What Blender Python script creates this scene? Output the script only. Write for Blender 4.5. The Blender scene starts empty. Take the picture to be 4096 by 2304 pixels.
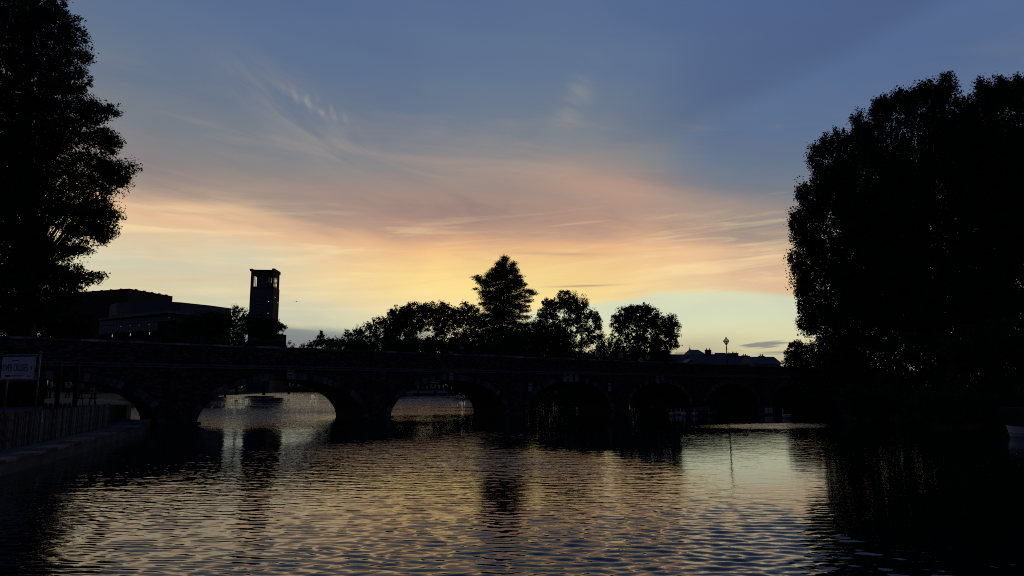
import bpy, bmesh, math, random
import numpy as np
from mathutils import Vector, Matrix

random.seed(7)
RNG = np.random.default_rng(7)
sc = bpy.context.scene
C = sc.collection
R = math.radians

# ------------------------------------------------------------------ camera
F = 2787.0            # focal length in photo pixels (photo 4096 x 2304)
CX, CY, HY = 2048.0, 1152.0, 1551.0
CAMH = 2.3
PITCH = math.atan2(HY - CY, F)
cam = bpy.data.cameras.new('camera')
cam.sensor_width = 36.0
cam.lens = 36.0 * F / 4096.0
cam.clip_start = 0.1
cam.clip_end = 6000.0
cam_o = bpy.data.objects.new('camera', cam)
cam_o.location = (0, 0, CAMH)
cam_o.rotation_euler = (math.pi / 2 + PITCH, 0, 0)
C.objects.link(cam_o)
sc.camera = cam_o
sc.render.engine = 'CYCLES'
sc.view_settings.view_transform = 'Standard'
sc.view_settings.look = 'None'
sc.view_settings.exposure = 0.0
sc.view_settings.gamma = 1.0
sc.view_settings.use_curve_mapping = False
sc.cycles.max_bounces = 6
sc.cycles.use_denoising = False
sc.cycles.sample_clamp_indirect = 4.0
sc.cycles.filter_width = 1.0


def ray(px, py):
    x = (px - CX) / F
    y = -(py - CY) / F
    return Vector((x, math.cos(PITCH) - y * math.sin(PITCH), math.sin(PITCH) + y * math.cos(PITCH)))


def P(px, py, D):
    """the point of the place seen at photo pixel (px, py) that lies D metres ahead (world Y)"""
    r = ray(px, py)
    t = D / r.y
    return Vector((r.x * t, D, CAMH + r.z * t))


def on_z(px, py, z=0.0):
    r = ray(px, py)
    t = (z - CAMH) / r.z
    return Vector((r.x * t, r.y * t, z))


def AE(px, py):
    r = ray(px, py).normalized()
    return math.degrees(math.atan2(r.x, r.y)), math.degrees(math.asin(r.z))


def lin(c, a=None):
    o = []
    for v in c:
        v = v / 255.0
        o.append(v / 12.92 if v <= 0.04045 else ((v + 0.055) / 1.055) ** 2.4)
    return (*o, 1.0)


# ------------------------------------------------------------------ node expression helper
class NX:
    def __init__(self, tree):
        self.t = tree

    def node(self, typ, **kw):
        n = self.t.nodes.new(typ)
        for k, v in kw.items():
            setattr(n, k, v)
        return n

    def put(self, sock, v):
        if isinstance(v, bpy.types.NodeSocket):
            self.t.links.new(v, sock)
        else:
            sock.default_value = v

    def m(self, op, a, b=None, c=None, clamp=False):
        n = self.node('ShaderNodeMath', operation=op, use_clamp=clamp)
        self.put(n.inputs[0], a)
        if b is not None:
            self.put(n.inputs[1], b)
        if c is not None:
            self.put(n.inputs[2], c)
        return n.outputs[0]

    def add(self, a, b): return self.m('ADD', a, b)
    def sub(self, a, b): return self.m('SUBTRACT', a, b)
    def mul(self, a, b): return self.m('MULTIPLY', a, b)

    def smooth(self, x, a, b, lo=0.0, hi=1.0):
        n = self.node('ShaderNodeMapRange', interpolation_type='SMOOTHSTEP')
        self.put(n.inputs[0], x)
        n.inputs[1].default_value = a
        n.inputs[2].default_value = b
        n.inputs[3].default_value = lo
        n.inputs[4].default_value = hi
        return n.outputs[0]

    def ramp(self, x, stops, lo, hi, interp='LINEAR'):
        f = self.m('DIVIDE', self.sub(x, lo), hi - lo, clamp=True)
        n = self.node('ShaderNodeValToRGB')
        cr = n.color_ramp
        cr.interpolation = interp
        stops = sorted(stops, key=lambda s: s[0])
        while len(cr.elements) < len(stops):
            cr.elements.new(0.5)
        for e, (p, c) in zip(cr.elements, stops):
            e.position = (p - lo) / (hi - lo)
            e.color = c
        self.t.links.new(f, n.inputs[0])
        return n.outputs[0]

    def curve(self, x, pts, xlo, xhi, ylo, yhi):
        f = self.m('DIVIDE', self.sub(x, xlo), xhi - xlo, clamp=True)
        n = self.node('ShaderNodeFloatCurve')
        cu = n.mapping.curves[0]
        pts = sorted(pts)
        q = [((a - xlo) / (xhi - xlo), (b - ylo) / (yhi - ylo)) for a, b in pts]
        cu.points[0].location = q[0]
        cu.points[1].location = q[-1]
        for a in q[1:-1]:
            cu.points.new(*a)
        n.mapping.extend = 'HORIZONTAL'
        n.mapping.update()
        self.t.links.new(f, n.inputs[1])
        return self.add(self.mul(n.outputs[0], yhi - ylo), ylo)

    def mix(self, f, a, b, mode='MIX'):
        n = self.node('ShaderNodeMix', data_type='RGBA', blend_type=mode)
        self.put(n.inputs[0], f)
        self.put(n.inputs[6], a)
        self.put(n.inputs[7], b)
        return n.outputs[2]

    def vec(self, x, y, z):
        n = self.node('ShaderNodeCombineXYZ')
        for i, v in enumerate((x, y, z)):
            self.put(n.inputs[i], v)
        return n.outputs[0]

    def noise(self, v, scale, detail=3, rough=0.5, dist=0.0):
        n = self.node('ShaderNodeTexNoise')
        self.put(n.inputs['Vector'], v)
        n.inputs['Scale'].default_value = scale
        n.inputs['Detail'].default_value = detail
        n.inputs['Roughness'].default_value = rough
        n.inputs['Distortion'].default_value = dist
        return n.outputs[0]

    def blob(self, az, el, px, py, sx, sy, rot=0.0):
        """soft patch centred on the sky direction seen at (px,py); sx, sy in degrees, rot in degrees"""
        a0, e0 = AE(px, py)
        da = self.sub(az, a0)
        de = self.sub(el, e0)
        c, s = math.cos(R(rot)), math.sin(R(rot))
        u = self.m('DIVIDE', self.add(self.mul(da, c), self.mul(de, s)), sx)
        v = self.m('DIVIDE', self.sub(self.mul(de, c), self.mul(da, s)), sy)
        return self.m('EXPONENT', self.mul(self.add(self.mul(u, u), self.mul(v, v)), -1.0))


# ------------------------------------------------------------------ sky: dusk, the sun just gone down ahead
def build_sky():
    w = bpy.data.worlds.new('World')
    sc.world = w
    w.use_nodes = True
    t = w.node_tree
    t.nodes.clear()
    X = NX(t)
    tc = X.node('ShaderNodeTexCoord')
    sep = X.node('ShaderNodeSeparateXYZ')
    t.links.new(tc.outputs['Generated'], sep.inputs[0])
    x, y, z = sep.outputs
    az = X.mul(X.m('ARCTAN2', x, y), 180 / math.pi)
    el = X.mul(X.m('ARCSINE', z), 180 / math.pi)
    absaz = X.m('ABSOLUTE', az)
    # long soft streaks, drawn out along the horizon and tilted a little
    zt = X.add(z, X.mul(x, 0.10))
    zt2 = X.sub(z, X.mul(x, 0.07))
    s1 = X.noise(X.vec(X.mul(x, 2.2), X.mul(y, 2.2), X.mul(zt, 26)), 1.0, 5, 0.55, 0.4)
    s2 = X.noise(X.vec(X.mul(x, 5.0), X.mul(y, 5.0), X.mul(zt2, 70)), 1.0, 5, 0.6, 0.6)
    s3 = X.noise(X.vec(X.mul(x, 3.0), X.mul(y, 3.0), X.mul(z, 8)), 1.0, 4, 0.55, 0.5)
    # lower edge of the mauve cloud deck, as an elevation for each bearing
    edge = [(350, 700), (600, 765), (900, 800), (1200, 865), (1500, 912), (1900, 925), (2200, 915), (2450, 915), (2750, 955), (3100, 1030), (3400, 1060)]
    pts = [AE(*e) for e in edge]
    pts = [(-90, pts[0][1])] + pts + [(90, pts[-1][1])]
    eb = X.curve(az, pts, -90, 90, 0, 20)
    wob = X.mul(X.sub(s1, 0.5), 3.4)
    wob2 = X.mul(X.sub(s3, 0.5), 4.6)
    tt = X.add(X.add(X.sub(el, eb), wob), wob2)
    S = lambda p, c: (p, lin(c))
    front = X.ramp(tt, [
        S(-13, (196, 190, 158)), S(-10, (206, 203, 164)), S(-8, (232, 219, 174)), S(-6.4, (248, 223, 166)),
        S(-4.8, (255, 220, 147)), S(-3.2, (255, 207, 138)), S(-1.8, (251, 193, 135)), S(-0.7, (236, 178, 133)),
        S(0.3, (201, 157, 132)), S(1.6, (180, 149, 131)), S(3.4, (162, 143, 133)), S(5.4, (142, 138, 138)),
        S(7.4, (122, 129, 139)), S(9.5, (107, 122, 142)), S(12, (98, 117, 145)), S(16, (89, 110, 145)),
        S(22, (74, 94, 138)), S(34, (58, 76, 120)), S(55, (40, 52, 90)), S(80, (29, 37, 68))], -14, 80)
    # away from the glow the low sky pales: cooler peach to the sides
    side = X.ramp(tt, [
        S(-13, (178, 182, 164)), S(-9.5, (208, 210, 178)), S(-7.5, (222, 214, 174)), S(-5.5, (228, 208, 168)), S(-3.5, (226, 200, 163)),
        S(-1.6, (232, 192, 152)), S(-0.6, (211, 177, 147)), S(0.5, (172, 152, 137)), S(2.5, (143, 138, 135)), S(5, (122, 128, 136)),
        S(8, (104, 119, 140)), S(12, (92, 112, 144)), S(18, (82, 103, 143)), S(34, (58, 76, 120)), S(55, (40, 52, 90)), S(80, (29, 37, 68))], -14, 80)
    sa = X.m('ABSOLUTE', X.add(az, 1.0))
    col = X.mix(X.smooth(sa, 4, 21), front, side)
    # fine lit and shaded streaks in the low, lit part
    low = X.mul(X.smooth(el, 16, 11), X.smooth(el, 1.5, 5))
    f = X.mul(X.smooth(s2, 0.48, 0.70), X.mul(low, 0.55))
    col = X.mix(f, col, lin((255, 226, 168)))
    f = X.mul(X.smooth(s2, 0.48, 0.26), X.mul(low, 0.34))
    col = X.mix(f, col, lin((222, 186, 148)))
    # paler greenish gaps low on the left
    g1 = X.blob(az, el, 620, 1030, 15, 1.25, 1.5)
    g2 = X.blob(az, el, 900, 1240, 16, 1.6, 1)
    gaps = X.m('MAXIMUM', X.mul(g1, 0.75), X.mul(g2, 0.7))
    gaps = X.mul(gaps, X.smooth(s1, 0.30, 0.58))
    col = X.mix(gaps, col, lin((201, 207, 187)))
    # golden core of the glow
    gl = X.blob(az, el, 2010, 1150, 9, 2.8)
    col = X.mix(X.mul(gl, 0.72), col, lin((255, 229, 148)))
    # clear pale green window low on the right, with a crisp upper edge
    wedge = [(1500, 1390), (1900, 1310), (2120, 1243), (2350, 1212), (2520, 1190), (2620, 1168), (2760, 1158), (2950, 1160), (3130, 1172), (3300, 1190), (3600, 1240)]
    wp = [AE(*e) for e in wedge]
    wp = [(-20, 0.5)] + wp + [(60, 3.0)]
    we = X.curve(az, wp, -20, 60, 0, 12)
    d = X.sub(we, X.add(el, X.mul(X.sub(s2, 0.5), 0.5)))
    clear = X.ramp(el, [S(0, (188, 176, 142)), S(2.4, (200, 190, 150)), S(3.3, (219, 210, 166)), S(4.4, (223, 222, 180)), S(6, (214, 222, 192)), S(8.5, (220, 223, 188))], 0, 10)
    f = X.mul(X.mul(X.smooth(d, -0.12, 0.45), X.smooth(az, -3, 3)), X.smooth(az, 50, 25))
    col = X.mix(X.mul(f, 0.92), col, clear)
    # grey cloud bank near the skyline, left of centre and right
    b1 = X.mul(X.smooth(X.add(el, X.mul(X.sub(s1, 0.5), 1.6)), 5.15, 4.5), X.mul(X.smooth(az, -4, -9), X.smooth(az, -60, -26)))
    col = X.mix(X.mul(b1, 0.93), col, X.ramp(el, [S(0, (120, 124, 124)), S(3.5, (128, 134, 134)), S(5, (142, 148, 143))], 0, 6))
    pg = X.blob(az, el, 1400, 1310, 3.2, 0.5, -3)
    col = X.mix(X.mul(pg, 0.7), col, lin((214, 216, 180)))
    gm = X.mul(X.blob(az, el, 2760, 1400, 4.5, 1.1, 8), 0.55)
    col = X.mix(X.mul(gm, X.smooth(s1, 0.25, 0.6)), col, lin((166, 160, 138)))
    s4 = X.noise(X.vec(X.mul(x, 9), X.mul(y, 9), X.mul(zt2, 150)), 1.0, 4, 0.6, 0.3)
    band = X.m('MAXIMUM', X.blob(az, el, 3080, 1382, 3.6, 0.8, 2), X.mul(X.blob(az, el, 3120, 1412, 6, 0.35), 0.95))
    col = X.mix(X.mul(X.smooth(X.mul(band, X.add(s4, 0.1)), 0.47, 0.60), 0.85), col, lin((124, 130, 132)))
    # thin dark sliver cloud right of the tall cedar
    sl = X.m('MAXIMUM', X.blob(az, el, 2330, 1144, 2.6, 0.085, 0.8), X.mul(X.blob(az, el, 2230, 1016, 3.4, 0.16, -1.5), 0.55))
    col = X.mix(X.mul(sl, 0.62), col, lin((158, 128, 118)))
    # darker belly of the deck, lit pink part right of centre
    col = X.mix(X.mul(X.blob(az, el, 1800, 840, 10, 1.6, -3), 0.36), col, lin((148, 122, 118)))
    col = X.mix(X.mul(X.blob(az, el, 650, 690, 9, 1.6, -5), 0.45), col, lin((134, 124, 128)))
    col = X.mix(X.mul(X.blob(az, el, 2850, 930, 6, 0.9, -6), 0.30), col, lin((158, 130, 118)))
    col = X.mix(X.mul(X.blob(az, el, 2480, 760, 6.0, 1.4, -14), 0.50), col, lin((190, 152, 134)))
    col = X.mix(X.mul(X.blob(az, el, 2950, 830, 5.0, 1.0, -12), 0.35), col, lin((184, 152, 134)))
    dk = X.mul(X.smooth(el, 26, 16), X.smooth(el, 9, 13))
    s5 = X.noise(X.vec(X.mul(x, 3.4), X.mul(y, 3.4), X.mul(X.add(z, X.mul(x, 0.16)), 19)), 1.0, 6, 0.6, 0.7)
    col = X.mix(X.mul(X.smooth(s5, 0.46, 0.30), X.mul(dk, 0.22)), col, lin((120, 112, 118)))
    col = X.mix(X.mul(X.smooth(s5, 0.52, 0.70), X.mul(dk, 0.24)), col, lin((192, 166, 148)))
    # wisps of high cirrus, one with little billows
    u1 = X.blob(az, el, 1200, 480, 5.6, 2.0, -30)
    u2 = X.blob(az, el, 2290, 420, 1.2, 2.7, -32)
    u3 = X.blob(az, el, 1300, 600, 4.5, 1.2, -32)
    ws = X.noise(X.vec(X.add(X.mul(az, 0.55), X.mul(el, 0.6)), X.sub(X.mul(el, 0.9), X.mul(az, -0.3)), 0.0), 0.55, 6, 0.55, 0.8)
    wf = X.mul(X.m('MAXIMUM', X.m('MAXIMUM', u1, u3), X.mul(u2, 0.75)), X.smooth(ws, 0.22, 0.72))
    col = X.mix(X.mul(wf, 0.50), col, lin((165, 158, 146)))
    s4b = X.noise(X.vec(X.mul(az, 0.8), X.mul(el, 0.8), 3.0), 1.0, 2, 0.5)
    bil = X.m('SINE', X.add(X.mul(az, 6.8), X.mul(el, 2.2)))
    bl = X.mul(X.blob(az, el, 1275, 428, 2.2, 0.45, -21), X.smooth(bil, -0.6, 1.0))
    col = X.mix(X.mul(X.mul(bl, X.smooth(s4b, 0.35, 0.62)), 0.34), col, lin((200, 188, 168)))
    # broad darker ray across the upper right
    a1, e1 = AE(2760, 500)
    a2, e2 = AE(3640, 60)
    L = math.hypot(a2 - a1, e2 - e1)
    nx_, ny_ = -(e2 - e1) / L, (a2 - a1) / L
    dist = X.add(X.mul(X.sub(az, a1), nx_), X.mul(X.sub(el, e1), ny_))
    ray_ = X.mul(X.mul(X.smooth(dist, -1.0, 1.2), X.smooth(dist, 6.5, 1.2)), X.mul(X.smooth(az, 6, 16), X.smooth(el, 14, 19)))
    ray_ = X.mul(ray_, X.smooth(el, 60, 32))
    col = X.mix(X.mul(ray_, 0.28), col, lin((70, 90, 130)))
    rb = X.mul(X.mul(X.smooth(dist, 0.2, -1.0), X.smooth(dist, -8, -1)), X.mul(X.smooth(az, 10, 20), X.smooth(el, 12, 17)))
    rb = X.mul(rb, X.smooth(el, 60, 32))
    col = X.mix(X.mul(rb, 0.30), col, lin((92, 118, 160)))
    # soft large mottling high up
    mo = X.noise(X.vec(X.mul(x, 1.5), X.mul(y, 1.5), X.mul(z, 3.5)), 2.0, 4, 0.5, 0.3)
    col = X.mix(X.mul(X.smooth(mo, 0.40, 0.66), 0.12), col, lin((64, 80, 122)))
    # the eastern half behind the camera: dull blue dusk, darkened out of view to dim the bridge and trees
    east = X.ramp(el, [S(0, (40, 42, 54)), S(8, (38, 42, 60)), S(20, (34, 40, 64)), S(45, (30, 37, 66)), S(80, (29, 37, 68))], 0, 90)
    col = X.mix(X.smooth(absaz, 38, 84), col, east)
    # below the horizon
    col = X.mix(X.smooth(el, -0.2, -1.2), col, (0.012, 0.014, 0.013, 1))
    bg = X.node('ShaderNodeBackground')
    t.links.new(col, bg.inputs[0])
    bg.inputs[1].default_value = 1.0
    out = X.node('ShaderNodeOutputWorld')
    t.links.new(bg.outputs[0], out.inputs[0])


build_sky()

# ------------------------------------------------------------------ materials
MATS = {}


def mat(name, color, rough=0.8, var=0.25, scale=6.0, bump=0.0, metal=0.0, spec=0.12, island=False, objrand=False, ior=None):
    if name in MATS:
        return MATS[name]
    m = bpy.data.materials.new(name)
    m.use_nodes = True
    t = m.node_tree
    b = t.nodes['Principled BSDF']
    X = NX(t)
    g = X.node('ShaderNodeTexCoord')
    n = X.noise(g.outputs['Object'], scale, 5, 0.6)
    c0 = tuple(v * (1 - var) for v in color)
    c1 = tuple(min(1, v * (1 + var)) for v in color)
    col = X.mix(X.smooth(n, 0.3, 0.7), (*c0, 1), (*c1, 1))
    if island or objrand:
        if island:
            r = X.node('ShaderNodeNewGeometry').outputs['Random Per Island']
        else:
            r = X.node('ShaderNodeObjectInfo').outputs['Random']
        k = X.add(X.mul(X.m('POWER', r, 1.6), 1.6), 0.35)
        vn = X.node('ShaderNodeVectorMath', operation='SCALE')
        t.links.new(col, vn.inputs[0])
        t.links.new(k, vn.inputs['Scale'])
        col = vn.outputs[0]
    t.links.new(col, b.inputs['Base Color'])
    b.inputs['Roughness'].default_value = rough
    b.inputs['Metallic'].default_value = metal
    b.inputs['Specular IOR Level'].default_value = spec
    if ior:
        b.inputs['IOR'].default_value = ior
    if bump > 0:
        bn = X.node('ShaderNodeBump')
        bn.inputs['Strength'].default_value = bump
        bn.inputs['Distance'].default_value = 0.02
        n2 = X.noise(g.outputs['Object'], scale * 6, 4, 0.6)
        t.links.new(n2, bn.inputs['Height'])
        t.links.new(bn.outputs[0], b.inputs['Normal'])
    MATS[name] = m
    return m


def emit(name, color, s):
    m = bpy.data.materials.new(name)
    m.use_nodes = True
    b = m.node_tree.nodes['Principled BSDF']
    b.inputs['Base Color'].default_value = (*color, 1)
    b.inputs['Emission Color'].default_value = (*color, 1)
    b.inputs['Emission Strength'].default_value = s
    MATS[name] = m
    return m


M_MORTAR = mat('mortar', (0.05, 0.048, 0.046), 0.95, 0.3, 3, 0.4)
M_BRICK = mat("sooty_brick", (0.09, 0.074, 0.069), 0.9, 0.35, 2.5, 0.5, island=True)
M_BRICK1 = mat('sooty_brick_single', (0.115, 0.092, 0.085), 0.9, 0.35, 2.5, 0.5, objrand=True)
M_STONE = mat('weathered_stone', (0.10, 0.095, 0.085), 0.9, 0.35, 4, 0.5, objrand=True)
M_VOUS = mat('arch_brick', (0.13, 0.115, 0.11), 0.9, 0.35, 4, 0.5, objrand=True)
M_COPE = mat('coping_stone', (0.24, 0.23, 0.21), 0.9, 0.35, 4, 0.5, objrand=True)
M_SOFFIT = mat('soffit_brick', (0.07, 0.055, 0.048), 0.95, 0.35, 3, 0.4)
M_GROUND = mat('grass_ground', (0.03, 0.036, 0.018), 0.95, 0.35, 0.4, 0.3)
M_PAVE = mat('paving', (0.08, 0.08, 0.082), 0.9, 0.25, 1.5, 0.2)
M_QUAY = mat('quay_concrete', (0.085, 0.083, 0.08), 0.9, 0.3, 1.2, 0.4)
M_BARK = mat('bark', (0.045, 0.036, 0.028), 0.95, 0.35, 3, 0.5)
M_WOOD = mat('fence_wood', (0.12, 0.112, 0.10), 0.9, 0.3, 5, 0.3, objrand=True)
M_DWOOD = mat('dark_timber', (0.04, 0.034, 0.03), 0.8, 0.3, 4, 0.3)
M_METAL = mat('grey_metal', (0.28, 0.28, 0.29), 0.45, 0.15, 6, 0, 0.4)
M_IRON = mat('black_iron', (0.012, 0.012, 0.013), 0.5, 0.2, 6)
M_WHITE = mat('white_paint', (0.62, 0.63, 0.64), 0.5, 0.08, 3)
M_BOARD = mat('sign_white', (0.80, 0.80, 0.77), 0.5, 0.10, 2)
M_PLATE = mat('sign_plate', (0.38, 0.38, 0.38), 0.5, 0.10, 2)
M_NAVY = mat('navy_print', (0.015, 0.018, 0.035), 0.6, 0.1, 4)
M_RED = mat('sign_red', (0.28, 0.02, 0.02), 0.5, 0.1, 4)
M_SLATE = mat('slate', (0.07, 0.075, 0.085), 0.7, 0.25, 2, 0.2)
M_RENDER = mat('pale_render', (0.35, 0.33, 0.30), 0.9, 0.15, 1)
M_TBRICK = mat('theatre_brick', (0.085, 0.065, 0.055), 0.9, 0.25, 0.8, 0.2)
M_TCLAD = mat('theatre_cladding', (0.13, 0.135, 0.15), 0.6, 0.15, 0.5, 0)
M_TROOF = mat('theatre_roof', (0.16, 0.165, 0.18), 0.5, 0.15, 0.5, 0)
M_MULL = mat('mullion', (0.03, 0.03, 0.035), 0.6, 0.1, 2)
M_PANE = mat('sky_sheen_glass', (0.12, 0.128, 0.145), 0.2, 0.08, 0.5, 0, 0.0, 0.4, ior=1.5)  # pale base colour stands in for dusk sky reflected in the panes
M_LOUVRE = mat('louvre', (0.10, 0.10, 0.11), 0.6, 0.1, 2)
M_SWAN = mat('swan_white', (0.60, 0.60, 0.60), 0.8, 0.1, 5)
M_BEAK = mat('beak', (0.35, 0.12, 0.03), 0.6, 0.1, 5)
M_SKIN = mat('skin', (0.36, 0.22, 0.16), 0.6, 0.1, 5)
M_HAIRD = mat('hair_dark', (0.02, 0.015, 0.012), 0.7, 0.2, 8)
M_HAIRB = mat('hair_blond', (0.33, 0.24, 0.13), 0.7, 0.2, 8)
M_HAIRG = mat('hair_grey', (0.30, 0.29, 0.28), 0.7, 0.2, 8)
M_BLUECLOTH = mat('blue_cloth', (0.07, 0.085, 0.16), 0.9, 0.15, 5)
M_PALEBLUE = mat('pale_blue_cloth', (0.28, 0.32, 0.44), 0.9, 0.15, 5)
M_NAVYCLOTH = mat('navy_cloth', (0.03, 0.036, 0.075), 0.9, 0.2, 5)
M_BLACKCLOTH = mat('black_cloth', (0.015, 0.015, 0.018), 0.9, 0.2, 5)
M_PALECLOTH = mat('pale_cloth', (0.42, 0.41, 0.42), 0.9, 0.15, 5)
M_TAN = mat('tan_cloth', (0.26, 0.22, 0.16), 0.9, 0.15, 5)
M_GREEN = mat('bright_green_cloth', (0.22, 0.92, 0.26), 0.8, 0.06, 5)
M_OLIVE = mat('olive_cloth', (0.09, 0.11, 0.06), 0.9, 0.2, 5)
M_TENT = mat('canvas', (0.45, 0.43, 0.38), 0.9, 0.1, 2)
M_LIT = emit('lit_lamp', (1.0, 0.97, 0.9), 0.42)
M_LITW = emit('lit_window', (0.8, 0.86, 1.0), 0.9)


def foliage(name, color):
    m = bpy.data.materials.new(name)
    m.use_nodes = True
    t = m.node_tree
    b = t.nodes['Principled BSDF']
    X = NX(t)
    r = X.node('ShaderNodeNewGeometry').outputs['Random Per Island']
    c = X.ramp(r, [(0, (*[v * 0.55 for v in color], 1)), (1, (*[v * 1.4 for v in color], 1))], 0, 1)
    t.links.new(c, b.inputs['Base Color'])
    b.inputs['Roughness'].default_value = 0.8
    b.inputs['Specular IOR Level'].default_value = 0.1
    MATS[name] = m
    return m


M_LEAF = foliage('broadleaf', (0.045, 0.062, 0.024))
M_LEAF2 = foliage('poplar_leaf', (0.042, 0.060, 0.026))
M_NEEDLE = foliage('cedar_needle', (0.030, 0.045, 0.026))
M_WILLOW = foliage('willow_leaf', (0.060, 0.080, 0.034))


def glass_mat():
    m = bpy.data.materials.new('lantern_glass')
    m.use_nodes = True
    t = m.node_tree
    X = NX(t)
    t.nodes.remove(t.nodes['Principled BSDF'])
    tr = X.node('ShaderNodeBsdfTransparent')
    tl = X.node('ShaderNodeBsdfTranslucent')
    tl.inputs[0].default_value = (0.92, 0.82, 0.66, 1)
    df = X.node('ShaderNodeBsdfDiffuse')
    df.inputs[0].default_value = (0.5, 0.47, 0.42, 1)
    m1 = X.node('ShaderNodeMixShader')
    m1.inputs[0].default_value = 0.25
    t.links.new(tl.outputs[0], m1.inputs[1])
    t.links.new(df.outputs[0], m1.inputs[2])
    m2 = X.node('ShaderNodeMixShader')
    m2.inputs[0].default_value = 0.62
    t.links.new(tr.outputs[0], m2.inputs[1])
    t.links.new(m1.outputs[0], m2.inputs[2])
    t.links.new(m2.outputs[0], t.nodes['Material Output'].inputs[0])
    return m


M_GLASS = glass_mat()


def clear_mat():
    m = bpy.data.materials.new('clear_glazing')
    m.use_nodes = True
    b = m.node_tree.nodes['Principled BSDF']
    b.inputs['Base Color'].default_value = (0.82, 0.84, 0.85, 1)
    b.inputs['Roughness'].default_value = 0.02
    b.inputs['Transmission Weight'].default_value = 1.0
    b.inputs['IOR'].default_value = 1.02
    return m


M_CLEAR = clear_mat()

# ------------------------------------------------------------------ mesh helpers


def link(name, me, m, parent=None, smooth=False, kind=None):
    o = bpy.data.objects.new(name, me)
    C.objects.link(o)
    if m is not None and len(me.materials) == 0:
        me.materials.append(m)
    if parent is not None:
        o.parent = parent
    if smooth:
        me.polygons.foreach_set('use_smooth', [True] * len(me.polygons))
    if kind:
        o['kind'] = kind
    return o


def tag(o, label, cat, group=None):
    o['label'] = label
    o['category'] = cat
    if group:
        o['group'] = group
    return o


def empty(name, label, cat, loc=(0, 0, 0), rz=0.0, group=None):
    o = bpy.data.objects.new(name, None)
    o.empty_display_size = 0.3
    o.location = loc
    o.rotation_euler = (0, 0, rz)
    C.objects.link(o)
    return tag(o, label, cat, group)


class MB:
    """collects shapes in one mesh (coordinates local to the parent)"""

    def __init__(self):
        self.v, self.f = [], []

    def add(self, vs, fs):
        k = len(self.v)
        self.v += [tuple(p) for p in vs]
        self.f += [tuple(i + k for i in f) for f in fs]
        return self

    def hexa(self, p):
        return self.add(p, [(0, 3, 2, 1), (4, 5, 6, 7), (0, 1, 5, 4), (1, 2, 6, 5), (2, 3, 7, 6), (3, 0, 4, 7)])

    def box(self, a, b):
        (x0, y0, z0), (x1, y1, z1) = a, b
        return self.hexa([(x0, y0, z0), (x1, y0, z0), (x1, y1, z0), (x0, y1, z0), (x0, y0, z1), (x1, y0, z1), (x1, y1, z1), (x0, y1, z1)])

    def bar(self, a, b, w, h=None):
        a, b = Vector(a), Vector(b)
        h = h or w
        d = (b - a).normalized()
        up = Vector((0, 0, 1)) if abs(d.z) < 0.95 else Vector((0, 1, 0))
        s = d.cross(up).normalized() * (w / 2)
        u = s.cross(d).normalized() * (h / 2)
        return self.hexa([a - s - u, a + s - u, a + s + u, a - s + u, b - s - u, b + s - u, b + s + u, b - s + u])

    def tube(self, path, radii, n=6, cap=True):
        path = [Vector(p) for p in path]
        k0 = len(self.v)
        for i, p in enumerate(path):
            d = (path[min(i + 1, len(path) - 1)] - path[max(i - 1, 0)])
            if d.length < 1e-9:
                d = Vector((0, 0, 1))
            d.normalize()
            up = Vector((0, 0, 1)) if abs(d.z) < 0.9 else Vector((1, 0, 0))
            s = d.cross(up).normalized()
            u = s.cross(d)
            for j in range(n):
                a = 2 * math.pi * j / n
                self.v.append(tuple(p + (s * math.cos(a) + u * math.sin(a)) * radii[i]))
        for i in range(len(path) - 1):
            for j in range(n):
                a, b = k0 + i * n + j, k0 + i * n + (j + 1) % n
                self.f.append((a, b, b + n, a + n))
        if cap:
            self.f.append(tuple(k0 + j for j in range(n))[::-1])
            self.f.append(tuple(k0 + (len(path) - 1) * n + j for j in range(n)))
        return self

    def lathe(self, prof, n=16, c=(0, 0, 0)):
        k0 = len(self.v)
        for r, z in prof:
            for j in range(n):
                a = 2 * math.pi * j / n
                self.v.append((c[0] + r * math.cos(a), c[1] + r * math.sin(a), c[2] + z))
        for i in range(len(prof) - 1):
            for j in range(n):
                a, b = k0 + i * n + j, k0 + i * n + (j + 1) % n
                self.f.append((a, b, b + n, a + n))
        return self

    def prism(self, plan, z0, z1):
        n = len(plan)
        zt = z1 if isinstance(z1, (list, tuple)) else [z1] * n
        vs = [(p[0], p[1], z0) for p in plan] + [(p[0], p[1], zt[i]) for i, p in enumerate(plan)]
        fs = [tuple(range(n))[::-1], tuple(range(n, 2 * n))] + [(i, (i + 1) % n, n + (i + 1) % n, n + i) for i in range(n)]
        return self.add(vs, fs)

    def mesh(self, name):
        me = bpy.data.meshes.new(name)
        me.from_pydata(self.v, [], self.f)
        me.validate()
        bm = bmesh.new()
        bm.from_mesh(me)
        bmesh.ops.recalc_face_normals(bm, faces=bm.faces)
        bm.to_mesh(me)
        bm.free()
        return me

    def build(self, name, m, parent=None, smooth=False, kind=None):
        return link(name, self.mesh(name), m, parent, smooth, kind)


def quads_mesh(name, V):
    """V: (n,k,3) array of separate small faces"""
    n, k4 = V.shape[:2]
    me = bpy.data.meshes.new(name)
    me.vertices.add(n * k4)
    me.vertices.foreach_set('co', V.reshape(-1).astype(np.float32))
    me.loops.add(n * k4)
    me.loops.foreach_set('vertex_index', np.arange(n * k4, dtype=np.int32))
    me.polygons.add(n)
    me.polygons.foreach_set('loop_start', np.arange(0, n * k4, k4, dtype=np.int32))
    me.update(calc_edges=True)
    return me


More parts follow.
